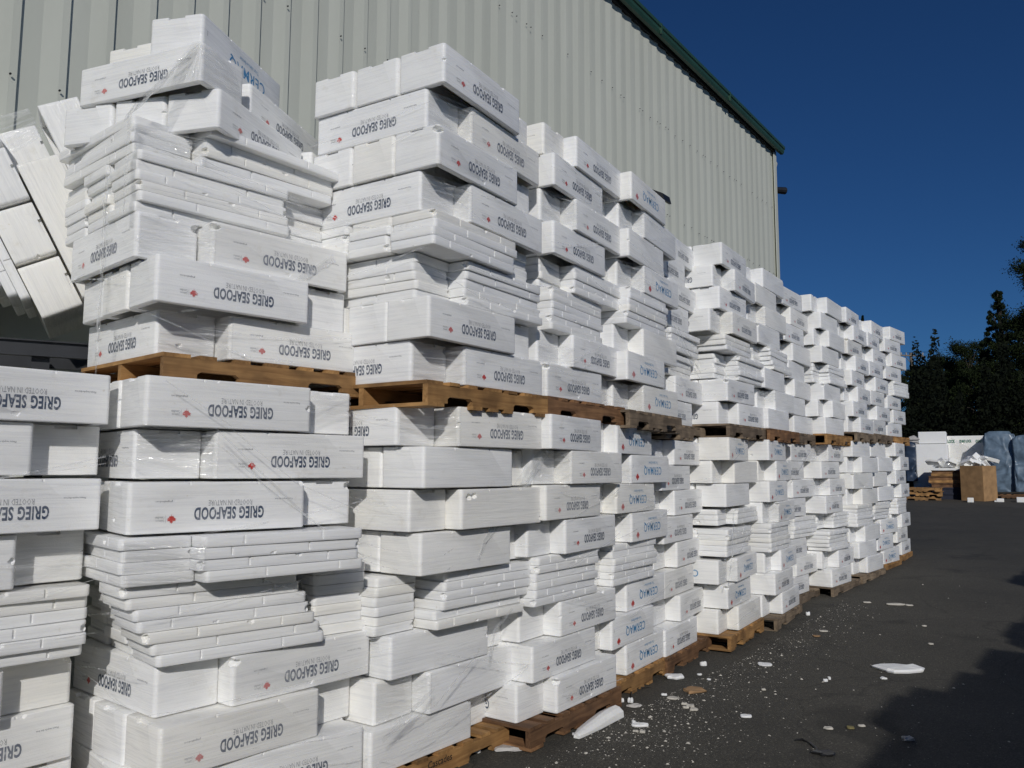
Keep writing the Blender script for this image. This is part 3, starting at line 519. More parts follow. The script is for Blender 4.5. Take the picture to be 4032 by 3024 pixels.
'12U':[6.453,13.875,2.359,41.2,[['A','G',1,6.44,13.903,2.36,41.3,0,0],['B','G',1,6.669,14.139,2.596,38.9,0,0],['A','G',1,6.464,13.9,2.834,39.9,0,0],['B','L',5,6.671,14.113,3.075,41.8,0.054,0],['A','G',1,6.443,13.881,3.347,42.5,0,0],['B','G',1,6.658,14.087,3.587,41.6,0,0],['A','G',1,6.447,13.872,3.824,42.6,0,0],['B','G',1,6.65,14.08,4.06,41.8,0,0]]]}
REC_DEFAULT = 0.122
LEFTFACE = {'1L', '1U', '2L', '2U', '6U', '6L', '7U', '7L', '9U', '9L', '10L'}
boxes = []; lids = []; films = {}
for tn, (X, Y, Z, yaw, layers) in TIERS.items():
    st = int(tn[:-1]); q = random.Random(st * 10 + (tn[-1] == 'U'))
    def local(x, y, a, du, dv):
        return x + sin(a) * du - cos(a) * dv, y + cos(a) * du + sin(a) * dv
    for li, (ty, kd, n, x, y, z, ya, sh, rec) in enumerate(layers):
        a = R(ya); th = pi / 2 - a; r = rec + 0.03 if rec else REC_DEFAULT + q.uniform(-0.02, 0.02)
        for i in range(n if kd == 'L' else 1):
            zz = z + i * LH if kd == 'L' else z
            s_ = sh * (i / max(1, n - 1)) if n > 1 else 0
            for role in 'FEMK':
                j = 0.013 if kd == 'L' else 0.007
                ju, jv, ja = (q.uniform(-j, j), q.uniform(-j, j), q.uniform(-0.02, 0.02) * (1 if kd == 'L' else 0.6)) if (role != 'F' or kd == 'L') else (0, 0, 0)
                if role == 'F': du, dv, rot = s_, 0.0, 0
                elif role == 'M': du, dv, rot = s_ * 0.5 + q.uniform(-.01, .012), BW + 0.006, 0
                elif role == 'K': du, dv, rot = q.uniform(-.012, .012), 2 * BW + 0.012, 0
                elif ty == 'A': du, dv, rot = BL + 0.006 + BW, r, pi / 2
                else: du, dv, rot = -0.006, r, pi / 2
                px, py = local(x, y, a, du + ju, dv + jv)
                rec_ = dict(tier=tn, st=st, li=li, i=i, n=n, ty=ty, kd=kd, role=role, loc=(px, py, zz), rz=th + rot + ja, sh=sh)
                (lids if kd == 'L' else boxes).append(rec_)
        if ty == 'B' and kd != 'L' or True:
            films.setdefault(tn, []).append((ty, kd, n, x, y, z, a, r, sh))
    # the pallet below the load
    l0 = layers[0]; yaw = l0[6]; X, Y = (l0[3], l0[4]) if l0[0] == 'A' else local(l0[3], l0[4], R(yaw), -BW - 0.006, 0)
    px, py = local(X, Y, R(yaw), -0.02, -0.022)
    lev = 'upper' if tn[-1] == 'U' else 'lower'
    wi = {'1U': 0, '2U': 0, '3U': 1, '4U': 2, '5U': 2, '6U': 2, '7U': 1, '9U': 0, '10U': 2, '2L': 0, '3L': 1, '4L': 0, '5L': 1, '6L': 0, '7L': 2, '8L': 2, '9L': 2, '10L': 2, '11L': 0}.get(tn, st % 3)
    pz = Z - 0.1435 if lev == 'U' else Z - 0.1435
    tone = ['honey coloured', 'brown', 'greyed'][wi]
    pt = pallet((px, py, pz), pi / 2 - R(yaw), wi, '%s wooden pallet under the %s load of the %s stack from left' % (tone, lev, ORD[st]), 'wooden pallets under the foam loads', q)
    if tn == '2L': stamp(pt, 'Cascades', 1733, 2983, 0.21, 0.042)
    if lev == 'lower' and pz - gz(px, py) > 0.10:
        pallet((px, py, pz - 0.1435), pi / 2 - R(yaw), wi, 'bottom wooden pallet on the asphalt under the %s stack from left' % ORD[st], 'wooden pallets under the foam loads', q)

def look(k): return {'G': 'navy lettered', 'C': 'blue lettered', 'P': 'blank white'}[k]
def score(b):
    d2 = b['loc'][0] ** 2 + b['loc'][1] ** 2
    w_ = {'F': 1.0, 'E': 0.5, 'M': 0.33, 'K': 0.3}[b['role']]
    if b['role'] in 'MK':
        if not (b['tier'] in LEFTFACE): return 0
        if b['ty'] == 'B' and b['role'] == 'M': return 0
    return w_ / d2
boxes.sort(key=score, reverse=True); lids.sort(key=score, reverse=True)
NB = 290; NL = 290
def place_name(b):
    return '%s layer, %s pallet, %s stack from left' % (ORD[b['li']], 'upper' if b['tier'][-1] == 'U' else 'lower', ORD[b['st']])
for k, b in enumerate(boxes[:NB]):
    if score(b) <= 0: break
    vi = (b['st'] * 7 + b['li'] * 3 + ord(b['role'])) % 8
    kd = b['kd']
    o = link('foam_box', BOX[kd, 5 if (b['tier'], b['li'], b['role']) == ('2L', 5, 'F') else 3 if (b['tier'], b['li'], b['role']) in (('2U', 5, 'F'), ('1U', 2, 'E')) else vi if vi < 5 else 0]); o.location = b['loc']; o.rotation_euler = (0, 0, b['rz'])
    pos = {'F': '%s foam box lengthwise' % look(kd), 'E': 'white foam box end-on in front', 'M': 'middle end-on foam box of left face', 'K': 'rear foam box of left face'}[b['role']]
    tag(o, '%s, %s' % (pos, place_name(b)), 'foam box', 'foam fish boxes stacked on pallets')
for k, b in enumerate(lids[:NL]):
    if score(b) <= 0: break
    o = link('foam_cover', LID[(b['i'] * 5 + b['li'] + b['st'] * 3 + ord(b['role'])) % 4]); o.location = b['loc']; o.rotation_euler = (0, 0, b['rz'])
    pos = {'F': 'lengthwise pile', 'E': 'end-on pile', 'M': 'middle left-face pile', 'K': 'rear left-face pile'}[b['role']]
    tag(o, '%s lid up, %s, %s' % (ORD[b['i']], pos, place_name(b)), 'foam lid', 'foam lids stacked between the boxes')
# everything beyond the largest few hundred, and what stands behind them, as one mass each
def mass(items, name, label, cat, lidmode):
    V = []; F = []; MI = []; off = 0; S = []
    src = {}
    for b in items:
        vis = score(b) > 0
        key = ('L',) if lidmode else (b['kd'] if vis else 'P')
        me = LIDPLAIN if lidmode else BOXFAR[key]
        if key not in src:
            co = np.empty(len(me.vertices) * 3); me.vertices.foreach_get('co', co)
            src[key] = (co.reshape(-1, 3), [tuple(p.vertices) for p in me.polygons], [p.material_index for p in me.polygons])
        co, fs, mi = src[key]; c, s_ = cos(b['rz']), sin(b['rz'])
        Rm = np.array([[c, -s_, 0], [s_, c, 0], [0, 0, 1]])
        V.append(co @ Rm.T + np.array(b['loc'])); F += [tuple(i + off for i in f) for f in fs]; MI += mi; off += len(co)
    me = bpy.data.meshes.new(name); me.from_pydata(np.concatenate(V).tolist(), [], F)
    for M in FOAM_MATS: me.materials.append(M)
    me.polygons.foreach_set('material_index', MI); smooth_by_angle(me)
    tag(link(name, me), label, cat, kind='stuff')
restb = [b for k, b in enumerate(boxes) if k >= NB or score(b) <= 0]
restl = [b for k, b in enumerate(lids) if k >= NL or score(b) <= 0]
mass(restb, 'foam_box_mass', 'white foam boxes of the farthest loads and those behind the front ones', 'foam boxes', False)
mass(restl, 'foam_cover_mass', 'white foam lids of the farthest loads and those behind the front ones', 'foam lids', True)

# ------------------------------------------------------------------ loose boxes and lids topping the second stack
def loose(name, me, x, y, z, yaw, label, perp=False, tilt=0.0, cat='foam box', group='foam fish boxes stacked on pallets', dims=None):
    a = R(yaw); o = link(name, me)
    if perp: x, y = x + sin(a) * BW, y + cos(a) * BW
    o.location = (x, y, z + CAMZ); o.rotation_euler = (0, tilt, pi / 2 - a + (pi / 2 if perp else 0)); o.scale.z = 1 if name != 'foam_box' or z > 2.19 else 0.91; tag(o, label, cat, group); return o
loose('foam_cover', LID[0], -1.572, 4.075, 1.742, 38.9, 'lone foam lid jutting out below the skewed boxes atop the second stack', cat='foam lid', group='foam lids stacked between the boxes', tilt=0.02)
loose('foam_cover', LID[1], -1.93, 3.95, 1.742, 37.8, 'short-side-out foam lid at the film wrapped corner atop the second stack', perp=True, cat='foam lid', group='foam lids stacked between the boxes')
LZ0, LZ1, LZ2 = 1.758, 1.969, 2.195
loose('foam_box', BOX['G', 0], -1.52, 4.02, LZ0, 15.0, 'skewed navy lettered foam box resting on the lids atop the second stack')
loose('foam_box', BOX['P', 1], -1.52 - BW * cos(R(15.2)) * 1.03, 4.02 + BW * sin(R(15.2)) * 1.03, LZ0, 15.0, 'skewed foam box end-on behind the front skewed box atop the second stack')
loose('foam_box', BOX['P', 0], -1.52 - BW * cos(R(15.2)) * 2.07, 4.02 + BW * sin(R(15.2)) * 2.07, LZ0, 15.6, 'skewed foam box end-on furthest left in the bottom skewed layer, second stack')
loose('foam_box', BOX['P', 0], -1.25, 4.86, LZ0, 16, 'half hidden foam box supporting the set back lettered one atop the second stack', perp=True)
loose('foam_box', BOX['G', 0], -1.485, 4.39, LZ1, 12.9, 'set back navy lettered foam box at right atop the second stack')
loose('foam_box', BOX['G', 0], -1.59, 3.94, LZ1, 21.5, 'navy lettered foam box turned to the left under the film peak, second stack', perp=True)
loose('foam_box', BOX['C', 0], -1.655, 4.10, LZ2, 12.2, 'blue lettered foam box at the very top of the second stack')
loose('foam_box', BOX['P', 0], -2.06, 4.40, LZ2, 19.0, 'blank foam box end-on behind the topmost lettered box, second stack')
# ------------------------------------------------------------------ stretch film: bridging sheets over the recesses, strips and tails
def patch(mb, p00, p10, p11, p01, nu, nv, amp, q, sag=0.0):
    p00, p10, p11, p01 = [Vector(p) for p in (p00, p10, p11, p01)]
    nrm = (p10 - p00).cross(p01 - p00).normalized(); k = len(mb.v)
    if mb.uv is None: mb.uv = []
    o = q.random() * 7
    for j in range(nv + 1):
        for i in range(nu + 1):
            a, b = i / nu, j / nv
            p = (p00 * (1 - a) + p10 * a) * (1 - b) + (p01 * (1 - a) + p11 * a) * b
            e = sin(pi * a)
            p = p + nrm * (q.uniform(-amp, amp) * (0.3 + e) - sag * e * sin(pi * b))
            mb.v.append(tuple(p)); mb.uv.append((a * (p10 - p00).length * 3 + o, b * (p01 - p00).length * 3 + o))
    for j in range(nv):
        for i in range(nu):
            a = k + j * (nu + 1) + i; mb.f.append((a, a + 1, a + nu + 2, a + nu + 1)); mb.m.append(0)
def strip(mb, O, nrm, pts, q, off=0.03, crinkle=0.006):
    """a strip of film hanging just in front of the plane through O"""
    P = []
    for px, py, wd in pts:
        d = ray(px, py); t = nrm.dot(O - Vector((0, 0, CAMZ))) / nrm.dot(d); p = d * t; P.append((Vector((p.x, p.y, p.z + CAMZ)) - nrm * off, wd * t / 3190.7))
    if mb.uv is None: mb.uv = []
    k = len(mb.v); n = 0; L_ = 0
    for s_ in range(len(P) - 1):
        (a, wa), (b, wb) = P[s_], P[s_ + 1]; seg = max(2, int((b - a).length / 0.03))
        for i in range(seg + (1 if s_ == len(P) - 2 else 0)):
            f = i / seg; c = a.lerp(b, f); w_ = wa + (wb - wa) * f; sd = (b - a).cross(nrm).normalized(); L_ = L_ + (b - a).length / seg
            for e in (-0.5, -0.17, 0.17, 0.5):
                mb.v.append(tuple(c + sd * w_ * e + nrm * q.uniform(-crinkle, crinkle))); mb.uv.append((e * 0.25, L_ * 0.35))
            n += 1
    for i in range(n - 1):
        for j in range(3):
            a = k + i * 4 + j; mb.f.append((a, a + 1, a + 5, a + 4)); mb.m.append(0)
FORCE = {('1U', 4), ('1U', 2), ('1U', 0), ('1L', 6), ('1L', 4), ('2U', 0), ('2U', 4), ('2U', 6), ('2L', 1), ('4U', 6), ('4U', 4), ('3L', 6), ('6U', 4), ('7U', 5)}
def strand(mb, P, wd, side, q, crinkle=0.002):
    if mb.uv is None: mb.uv = []
    k = len(mb.v); n = len(P)
    for i, p in enumerate(P):
        d = (P[min(i + 1, n - 1)] - P[max(i - 1, 0)]).normalized(); sd = d.cross(side).normalized(); w_ = wd * (0.5 + 0.5 * sin(pi * (0.15 + 0.7 * i / n))) * q.uniform(0.75, 1.25)
        for e in (-0.5, 0.0, 0.5): mb.v.append(tuple(p + sd * w_ * e + side * q.uniform(-crinkle, crinkle))); mb.uv.append((e * 0.2, i * 0.02))
    for i in range(n - 1):
        for j in range(2): a = k + i * 3 + j; mb.f.append((a, a + 1, a + 4, a + 3)); mb.m.append(0)
STRIPS = {
 '2L': [('v', [(2138,1768,50),(2070,1860,75),(2000,1955,62),(1935,2060,38),(1893,2130,20),(1868,2205,15)]), ('v', [(2120,1790,16),(2010,1985,14),(1895,2140,9)]),
        ('v', [(2000,2395,12),(1930,2480,18),(1915,2590,14)]), ('v', [(1692,2705,18),(1590,2810,24),(1485,2915,20)]), ('v', [(1870,2560,10),(1700,2770,8),(1500,2890,6)])],
 '1L': [('v', [(840,1690,9),(1190,2030,10),(1420,2190,5)]), ('v', [(860,1760,7),(1090,1960,6),(1300,2110,4)]), ('v', [(900,1690,6),(1150,1900,6),(1400,2010,4)]), ('v', [(640,1500,6),(900,1680,5)])],
 '1U': [('u', [(470,590,15),(452,760,16),(440,1000,15),(424,1300,14),(410,1585,18)]), ('u', [(478,560,5),(458,800,4),(446,1030,4),(428,1350,4)]), ('v', [(700,1230,8),(1050,1180,22),(1300,1020,30)])],
 '6L': [('v', [(2871,1990,4),(2874,2060,5),(2872,2124,5),(2866,2210,4),(2853,2305,4)])],
 '4U': [('v', [(2640,1285,10),(2685,1386,14),(2740,1490,8)]), ('v', [(2655,1290,4),(2700,1390,4),(2745,1470,3)])],
 '8L': [('v', [(3185,1770,6),(3150,1830,7),(3105,1900,4)])],
}
for tn, ls in films.items():
    st = int(tn[:-1]); q = random.Random(st * 31 + len(tn) + (tn[-1] == 'U')); pcs = []
    def patch_(*a):
        mb = MB(); patch(mb, *a); pcs.append(('film_sheet', mb))
    if st > 9: continue
    X, Y, Z, yaw, _ = TIERS[tn]; a0 = R(yaw)
    for li, (ty, kd, n, x, y, z, a, r, sh) in enumerate(ls):
        h = (BH if kd != 'L' else n * LH)
        if not ((tn, li) in FORCE or (q.random() < 0.42 and st not in (5, 8))): continue
        def lp(du, dv, zz): return (x + sin(a) * du - cos(a) * dv, y + cos(a) * du + sin(a) * dv, zz)
        z0, z1 = z + 0.012, z + h - 0.012
        if (tn, li) not in FORCE and q.random() < 0.6: z0, z1 = (z0 + h * q.uniform(0.3, 0.5), z1) if q.random() < 0.5 else (z0, z1 - h * q.uniform(0.3, 0.5))
        if ty == 'B': patch_(lp(-0.006 - BW + 0.01, r - 0.006, z0), lp(0.018 + min(sh, 0), -0.004, z0), lp(0.018 + sh, -0.004, z1), lp(-0.006 - BW + 0.01, r - 0.006, z1), 7, 12, 0.005, q, 0.012)
        elif q.random() < 0.6: patch_(lp(BL - 0.018, -0.004, z0), lp(BL + 0.006 + BW - 0.01, r - 0.006, z0), lp(BL + 0.006 + BW - 0.01, r - 0.006, z1), lp(BL - 0.018, -0.004, z1), 7, 12, 0.005, q, 0.012)
    O = Vector((X, Y, Z)); v_ = Vector((-cos(a0), sin(a0), 0)); u_ = Vector((sin(a0), cos(a0), 0))
    for ax, pts in STRIPS.get(tn, []):
        mb = MB(); strip(mb, O, v_ if ax == 'v' else u_, pts, q, 0.035 if ax == 'v' else 0.05); pcs.append(('film_strip', mb))
    if st <= 4 or st == 6:
        zt_ = ls[-1][5] + BH - Z
        for k in range(11 if st < 4 else 6):
            left = q.random() < 0.3; z0 = q.uniform(0.05, zt_ - 0.1); sl = q.choice((-1, 1)) * q.uniform(0.02, 0.22) * (0.8 if left else 1.1); sag = q.uniform(0, 0.03); P_ = []
            a1, a2 = (0.0, 0.95) if left else (q.choice((-0.02, 0.25)), q.choice((0.8, 1.19)))
            for i in range(31):
                f_ = i / 30; e_ = a1 + (a2 - a1) * f_; b_ = -0.022 - 0.01 * sin(3 * pi * f_)
                P_.append((O + v_ * (e_ + 0.02) + u_ * b_ if left else O + u_ * e_ + v_ * b_) + Vector((0, 0, min(max(z0 + sl * f_ - sag * sin(pi * f_), 0.02), zt_ - 0.02))))
            mb = MB(); strand(mb, P_, q.uniform(0.003, 0.010), u_ if left else v_, q); pcs.append(('film_strip', mb))
    if tn == '1U':                                    # the peak of film drawn over the turned box on top
        v2 = Vector((-cos(R(21.5)), sin(R(21.5)), 0)); u2 = Vector((sin(R(21.5)), cos(R(21.5)), 0)); c = Vector((-1.59, 3.94, 1.969 + CAMZ)) - u2 * 0.014; H_ = Vector((0, 0, 0.205))
        patch_(c - v2 * 0.012, c - v2 * 0.012 + H_, c + v2 * 0.05 + H_, c + v2 * 0.26, 7, 10, 0.006, q)
        patch_(c - v2 * 0.014, c - v2 * 0.014 + u2 * 0.32, c - v2 * 0.014 + u2 * 0.24 + H_ * 0.85, c - v2 * 0.014 + H_, 9, 9, 0.006, q)
        L_ = Vector((-1.86, 3.80, 1.74 + CAMZ)); mb = MB(); patch(mb, c + H_ * 0.95, c + v2 * 0.13 + H_ * 0.7, L_ + v_ * 0.10 - Vector((0, 0, .03)), L_ + Vector((0, 0, 0.03)), 5, 26, 0.007, q, 0.02); pcs.append(('film_strip', mb))
        mb = MB(); patch(mb, L_, L_ + v_ * 0.05, L_ + v_ * 0.06 - Vector((0, 0, 0.5)), L_ - u_ * 0.01 - Vector((0, 0, 0.5)), 4, 20, 0.005, q); pcs.append(('film_strip', mb))
    if not pcs: continue
    o = thing('stretch_film', (X, Y, Z)); IM = Vector((X, Y, Z))
    for nm, mb in pcs:
        mb.v = [tuple(Vector(v) - IM) for v in mb.v]; mb.build(nm, M_STRIP if nm == 'film_strip' else M_FILM, o, smooth=True)
    tag(o, 'clear crinkled stretch film around the %s load of the %s stack from left' % ('upper' if tn[-1] == 'U' else 'lower', ORD[st]), 'stretch film', 'stretch film on the loads')

# ------------------------------------------------------------------ the tipped load on the black rack at the left
TO = at_y(85 * .603, 500 + 240 * .603, 4.55)
TD = Vector((sin(R(-27)), cos(R(-27)), 0)); TH = Vector((TD.y, -TD.x, 0)); TA = (TH * 0.455 + Vector((0, 0, -0.89))).normalized(); TU = (TH * 0.89 + Vector((0, 0, 0.455))).normalized()
def tip_end(a0, u0, d0, me, label, name='foam_box', cat='foam box', group='foam boxes of the tipped load'):
    o = link(name, me); o.matrix_world = frame(TO + TA * (a0 + BW) + TU * u0 + TD * d0, TD, -TA, TU); tag(o, label, cat, group)
def tip_long(a0, u0, d0, me, label, name='foam_box', cat='foam box', group='foam boxes of the tipped load'):
    o = link(name, me); o.matrix_world = frame(TO + TA * a0 + TU * u0 + TD * d0, TA, TD, TU); tag(o, label, cat, group)
tip_end(0.226, -BH, 0.02, BOX['P', 1], 'blank box with end notch in the middle of the tipped load at left')
tip_end(0.565, -BH, 0.03, BOX['P', 0], 'lowest blank box end of the tipped load, nearest the rack')
tip_end(-0.11, -BH, 0.0, BOX['P', 2], 'blank box cut by the left picture edge, top of the tipped load')
tip_end(-0.45, -BH, 0.0, BOX['P', 0], 'uppermost blank box of the tipped load beyond the left picture edge')
tip_long(0.005, 0.012, 0.0, BOX['P', 0], 'long blank side of a tipped box beside the second stack')
tip_long(0.02, 0.012, 0.34, BOX['P', 0], 'box behind the long tipped box beside the second stack')
tip_end(-0.345, 0.012, 0.42, BOX['P', 0], 'recessed shaded box under film at the top of the tipped load')
tip_long(-0.30, BH + 0.03, 0.02, BOX['P', 1], 'upright edged box at the top right of the tipped load')
tip_long(0.56, BH + 0.03, 0.04, BOX['P', 0], 'box of the tipped load half hidden behind the second stack')
for i in range(8):
    sh_ = (0.0, 0.04, 0.12, 0.15, 0.19, 0.2, 0.26, 0.3)[i]
    tip_long(-0.10 - sh_, -BH - 0.004 - (i + 1) * LH, 0.01 + 0.012 * (i % 3), LID[i % 2], '%s foam lid out from the boxes in the tipped load' % ORD[i], 'foam_cover', 'foam lid', 'foam lids of the tipped load')
    tip_long(-0.10 - sh_, -BH - 0.004 - (i + 1) * LH, 0.36, LID[i % 2], 'back %s foam lid out from the boxes in the tipped load' % ORD[i], 'foam_cover', 'foam lid', 'foam lids of the tipped load')
for i in range(3):
    tip_end(-0.12 - 0.34 * i, -2 * BH - 0.43, 0.05, BOX['P', i], '%s box under the lids at the low side of the tipped load' % ORD[i])
mb = MB(); q = random.Random(5)
p = lambda a, u, d: TO + TA * a + TU * u - TD * d
patch(mb, p(-0.30, 0.02, -0.03), p(-0.30, BH - 0.02, -0.03), p(-0.12, BH - 0.01, -0.02), p(-0.06, 0.02, -0.02), 5, 6, 0.004, q)
o = mb.build('stretch_film', M_FILM, None, True); tag(o, 'slack stretch film across the shaded gap in the tipped load at left', 'stretch film', 'stretch film on the loads')
# the rack
r0 = at_y(-260, 1322, 4.25); r1 = at_y(352, 1402, 4.62); rk = thing('steel_rack', (r0.x, r0.y, 0), 0); tag(rk, 'black steel rack carrying the tipped foam load behind the leftmost stack', 'rack')
ax = Vector((r1.x - r0.x, r1.y - r0.y, 0)); Lr = ax.length + 0.25; ax.normalize(); ay = Vector((-ax.y, ax.x, 0)); zt = (r0.z + r1.z) / 2 + 0.065
RM = frame((0, 0, 0), ax, ay, Vector((0, 0, 1)))
for nm, yy in (('front_beam', 0.0), ('rear_beam', 0.62)):
    mb = MB(); mb.box((0, yy, zt - 0.11), (Lr, yy + 0.05, zt - 0.03), RM); mb.box((0, yy - 0.02, zt - 0.03), (Lr, yy + 0.07, zt - 0.022), RM); mb.build(nm, M_STEEL, rk)
    mb = MB(); mb.box((0, yy, zt - 0.30), (Lr, yy + 0.05, zt - 0.22), RM); mb.build('lower_beam', M_STEEL, rk)
pp_ = at_y(158, 1440, 4.5); xp = (Vector((pp_.x, pp_.y, 0)) - Vector((r0.x, r0.y, 0))).dot(ax)
for xx in (0.02, xp, Lr - 0.03):
    for yy in (0.05, 0.56):
        mb = MB(); mb.box((xx - 0.045, yy, 0), (xx + 0.045, yy + 0.06, zt - 0.11), RM); mb.build('post', M_STEEL, rk)
    mb = MB(); mb.box((xx - 0.03, 0.11, zt - 0.105), (xx + 0.03, 0.56, zt - 0.05), RM); mb.build('cross_beam', M_STEEL, rk)

# ------------------------------------------------------------------ litter on the yard
def shard(name, px0, py0, px1, py1, th, label, M=M_BARE, rot=None, irr=0.38, seed=1, cat='foam scrap', group='foam scraps on the asphalt', aspect=None, crumple=0.0, smooth=False):
    th = th * 0.7; q = random.Random(seed); c = ground_at((px0 + px1) / 2, (py0 + py1) / 2); a = ground_at(px0, (py0 + py1) / 2); b = ground_at(px1, (py0 + py1) / 2)
    wdt = (b - a).length; dn = ground_at((px0 + px1) / 2, py1); upp = ground_at((px0 + px1) / 2, max(py0, py1 - (py1 - py0) * 1.0)); dpt = max(0.35 * wdt * (aspect or 0.6), 0.01) if aspect else min((dn - upp).length * 0.8, wdt * 0.9)
    k = 12; poly = []
    for i in range(k):
        t = 2 * pi * i / k; ex = 2.6
        x = abs(cos(t)) ** (2 / ex) * (1 if cos(t) > 0 else -1); y = abs(sin(t)) ** (2 / ex) * (1 if sin(t) > 0 else -1)
        f = 1 + q.uniform(-irr, irr * 0.4); poly.append((x * wdt / 2 * f, y * dpt / 2 * (1 + q.uniform(-irr, irr * 0.4))))
    mb = MB(); n = len(poly); V = []
    for lev, (z, s_) in enumerate(((0, 0.96), (th * 0.45, 1.0), (th, 0.9))):
        V += [(x * s_ + q.uniform(-1, 1) * crumple, y * s_ + q.uniform(-1, 1) * crumple, z + (q.uniform(-0.35, 0.15) * th if lev == 2 else 0) + (q.uniform(0, 1) * crumple if lev else 0)) for x, y in poly]
    V.append((0, 0, th * 0.95))
    F = [tuple(range(n - 1, -1, -1))] + [(l * n + i, l * n + (i + 1) % n, (l + 1) * n + (i + 1) % n, (l + 1) * n + i) for l in (0, 1) for i in range(n)] + [(2 * n + i, 2 * n + (i + 1) % n, 3 * n) for i in range(n)]
    mb.add(V, F); o = mb.build(name, M, None, smooth)
    o.location = (c.x, c.y, c.z + 0.004); d = b - a; o.rotation_euler = (0, 0, math.atan2(d.y, d.x) + (rot or 0)); tag(o, label, cat, group); return o
M_PAPER = plain('grey_paper', (0.50, 0.48, 0.46), 0.85, noise=0.1, nscale=12); M_TAN = plain('tan_card', (0.30, 0.185, 0.095), 0.9, noise=0.2); M_LITTER = plain('dirty_foam', (0.55, 0.52, 0.46), 0.8, noise=0.15, nscale=20); M_LEAFY = plain('dry_leaf', (0.20, 0.17, 0.07), 0.8, noise=0.2); M_BLKP = plain('black_plastic', (0.012, 0.012, 0.012), 0.4)
# the big broken box end: an angular trough of foam
c = ground_at(2345, 2862); e = ground_at(2432, 2810) - ground_at(2262, 2895); L_ = e.length; ex = Vector((e.x, e.y, 0)).normalized(); ey = Vector((-ex.y, ex.x, 0))
mb = MB(); prof_ = [(0.0, 0.012, 0.05, 0.03), (0.18, 0.0, 0.085, 0.035), (0.45, -0.005, 0.105, 0.05), (0.78, 0.0, 0.12, 0.065), (1.0, 0.0, 0.115, 0.068)]
for f_, y0, y1, hh in prof_:
    for (yy, zz) in ((y0, 0), (y1, 0), (y1, hh * 0.75), ((y0 + y1) * 0.62, hh * 1.05), ((y0 + y1) * 0.3, hh * 0.95), (y0, hh * 0.6)):
        p_ = c + ex * (f_ - 0.5) * L_ + ey * (yy - 0.06) + Vector((0, 0, zz + 0.005)); mb.v.append(tuple(p_ + Vector((rnd.uniform(-.004, .004), rnd.uniform(-.004, .004), 0))))
for i in range(4):
    for j in range(6): mb.f.append((i * 6 + j, i * 6 + (j + 1) % 6, i * 6 + 6 + (j + 1) % 6, i * 6 + 6 + j)); mb.m.append(0)
mb.f += [tuple(range(5, -1, -1)), tuple(range(24, 30))]; mb.m += [0, 0]
o = mb.build('foam_fragment', M_BARE); tag(o, 'large broken foam box end lying beside the nearest pallets', 'foam scrap', 'foam scraps on the asphalt')
shard('paper_sheet', 1925, 2915, 2068, 2970, 0.02, 'crumpled grey paper sheet against the pallet corner', M_PAPER, irr=0.3, seed=4, cat='paper', group=None, crumple=0.012)
shard('foam_fragment', 2617, 2655, 2694, 2684, 0.035, 'wedge of white foam in front of the fourth stack', seed=5, irr=0.3)
shard('foam_fragment', 2755, 2608, 2783, 2636, 0.05, 'broken foam lump furthest from the wedge near the fifth stack', seed=6)
shard('cardboard_scrap', 2678, 2703, 2782, 2742, 0.02, 'torn brown cardboard scrap on the asphalt', M_TAN, seed=7, cat='cardboard', group=None, irr=0.45, crumple=0.01)
shard('foam_fragment', 2422, 2748, 2462, 2780, 0.04, 'left lump of the foam shards by the pallet end', seed=8); shard('foam_fragment', 2470, 2752, 2496, 2782, 0.045, 'upright white lump among the foam shards by the pallet end', seed=9)
shard('plastic_scrap', 2470, 2776, 2528, 2790, 0.015, 'clear grey plastic scrap beside the foam shards', M_PAPER, seed=10, cat='plastic scrap', group=None, crumple=0.008)
shard('foam_fragment', 2482, 2852, 2556, 2868, 0.025, 'white foam strip with a stub at its left end', seed=11, irr=0.1); shard('foam_fragment', 2486, 2845, 2503, 2855, 0.03, 'small cube stub on the left end of the foam strip', seed=12)
shard('foam_fragment', 2490, 2874, 2514, 2890, 0.015, 'dirty flake below the foam strip', M_LITTER, seed=13); shard('foam_fragment', 2517, 2880, 2545, 2893, 0.02, 'dirty chip right below the foam strip', M_LITTER, seed=14)
for i, (a, b, c_, d_) in enumerate(((2682, 2769, 2706, 2782), (2700, 2776, 2738, 2790), (2688, 2784, 2712, 2796), (2712, 2790, 2748, 2806))):
    shard('foam_fragment', a, b, c_, d_, 0.018, '%s dirty flake of the shard pile right of the strip' % ('upper left', 'upper right', 'lower left', 'lower right')[i], M_LITTER, seed=20 + i, irr=0.4)
shard('foam_fragment', 2625, 2742, 2674, 2762, 0.015, 'narrow dirty sliver below the white foam chip', M_LITTER, seed=25, irr=0.2, rot=-0.35); shard('foam_fragment', 2604, 2734, 2626, 2745, 0.02, 'white foam chip above the narrow sliver', seed=26)
shard('foam_fragment', 3447, 2622, 3648, 2657, 0.05, 'long white foam plank on the open asphalt at right', seed=30, irr=0.22)
shard('foam_fragment', 3465, 2668, 3494, 2682, 0.02, 'small foam flake just below the long plank', seed=31)
shard('foam_fragment', 2984, 2612, 3042, 2628, 0.02, 'straight foam strip in the middle of the yard', seed=32, irr=0.08, rot=-0.1)
shard('foam_fragment', 2914, 2818, 2961, 2831, 0.02, 'blunt foam strip low in the middle of the yard', seed=33, irr=0.12)
shard('wood_stick', 3488, 2379, 3566, 2386, 0.02, 'pale thin stick lying far out on the asphalt', M_LITTER, seed=34, irr=0.05, cat='stick', group=None); shard('wood_stick', 3564, 2382, 3596, 2389, 0.015, 'short thin stick at the end of the longer one', M_LITTER, seed=35, irr=0.05, cat='stick', group=None)
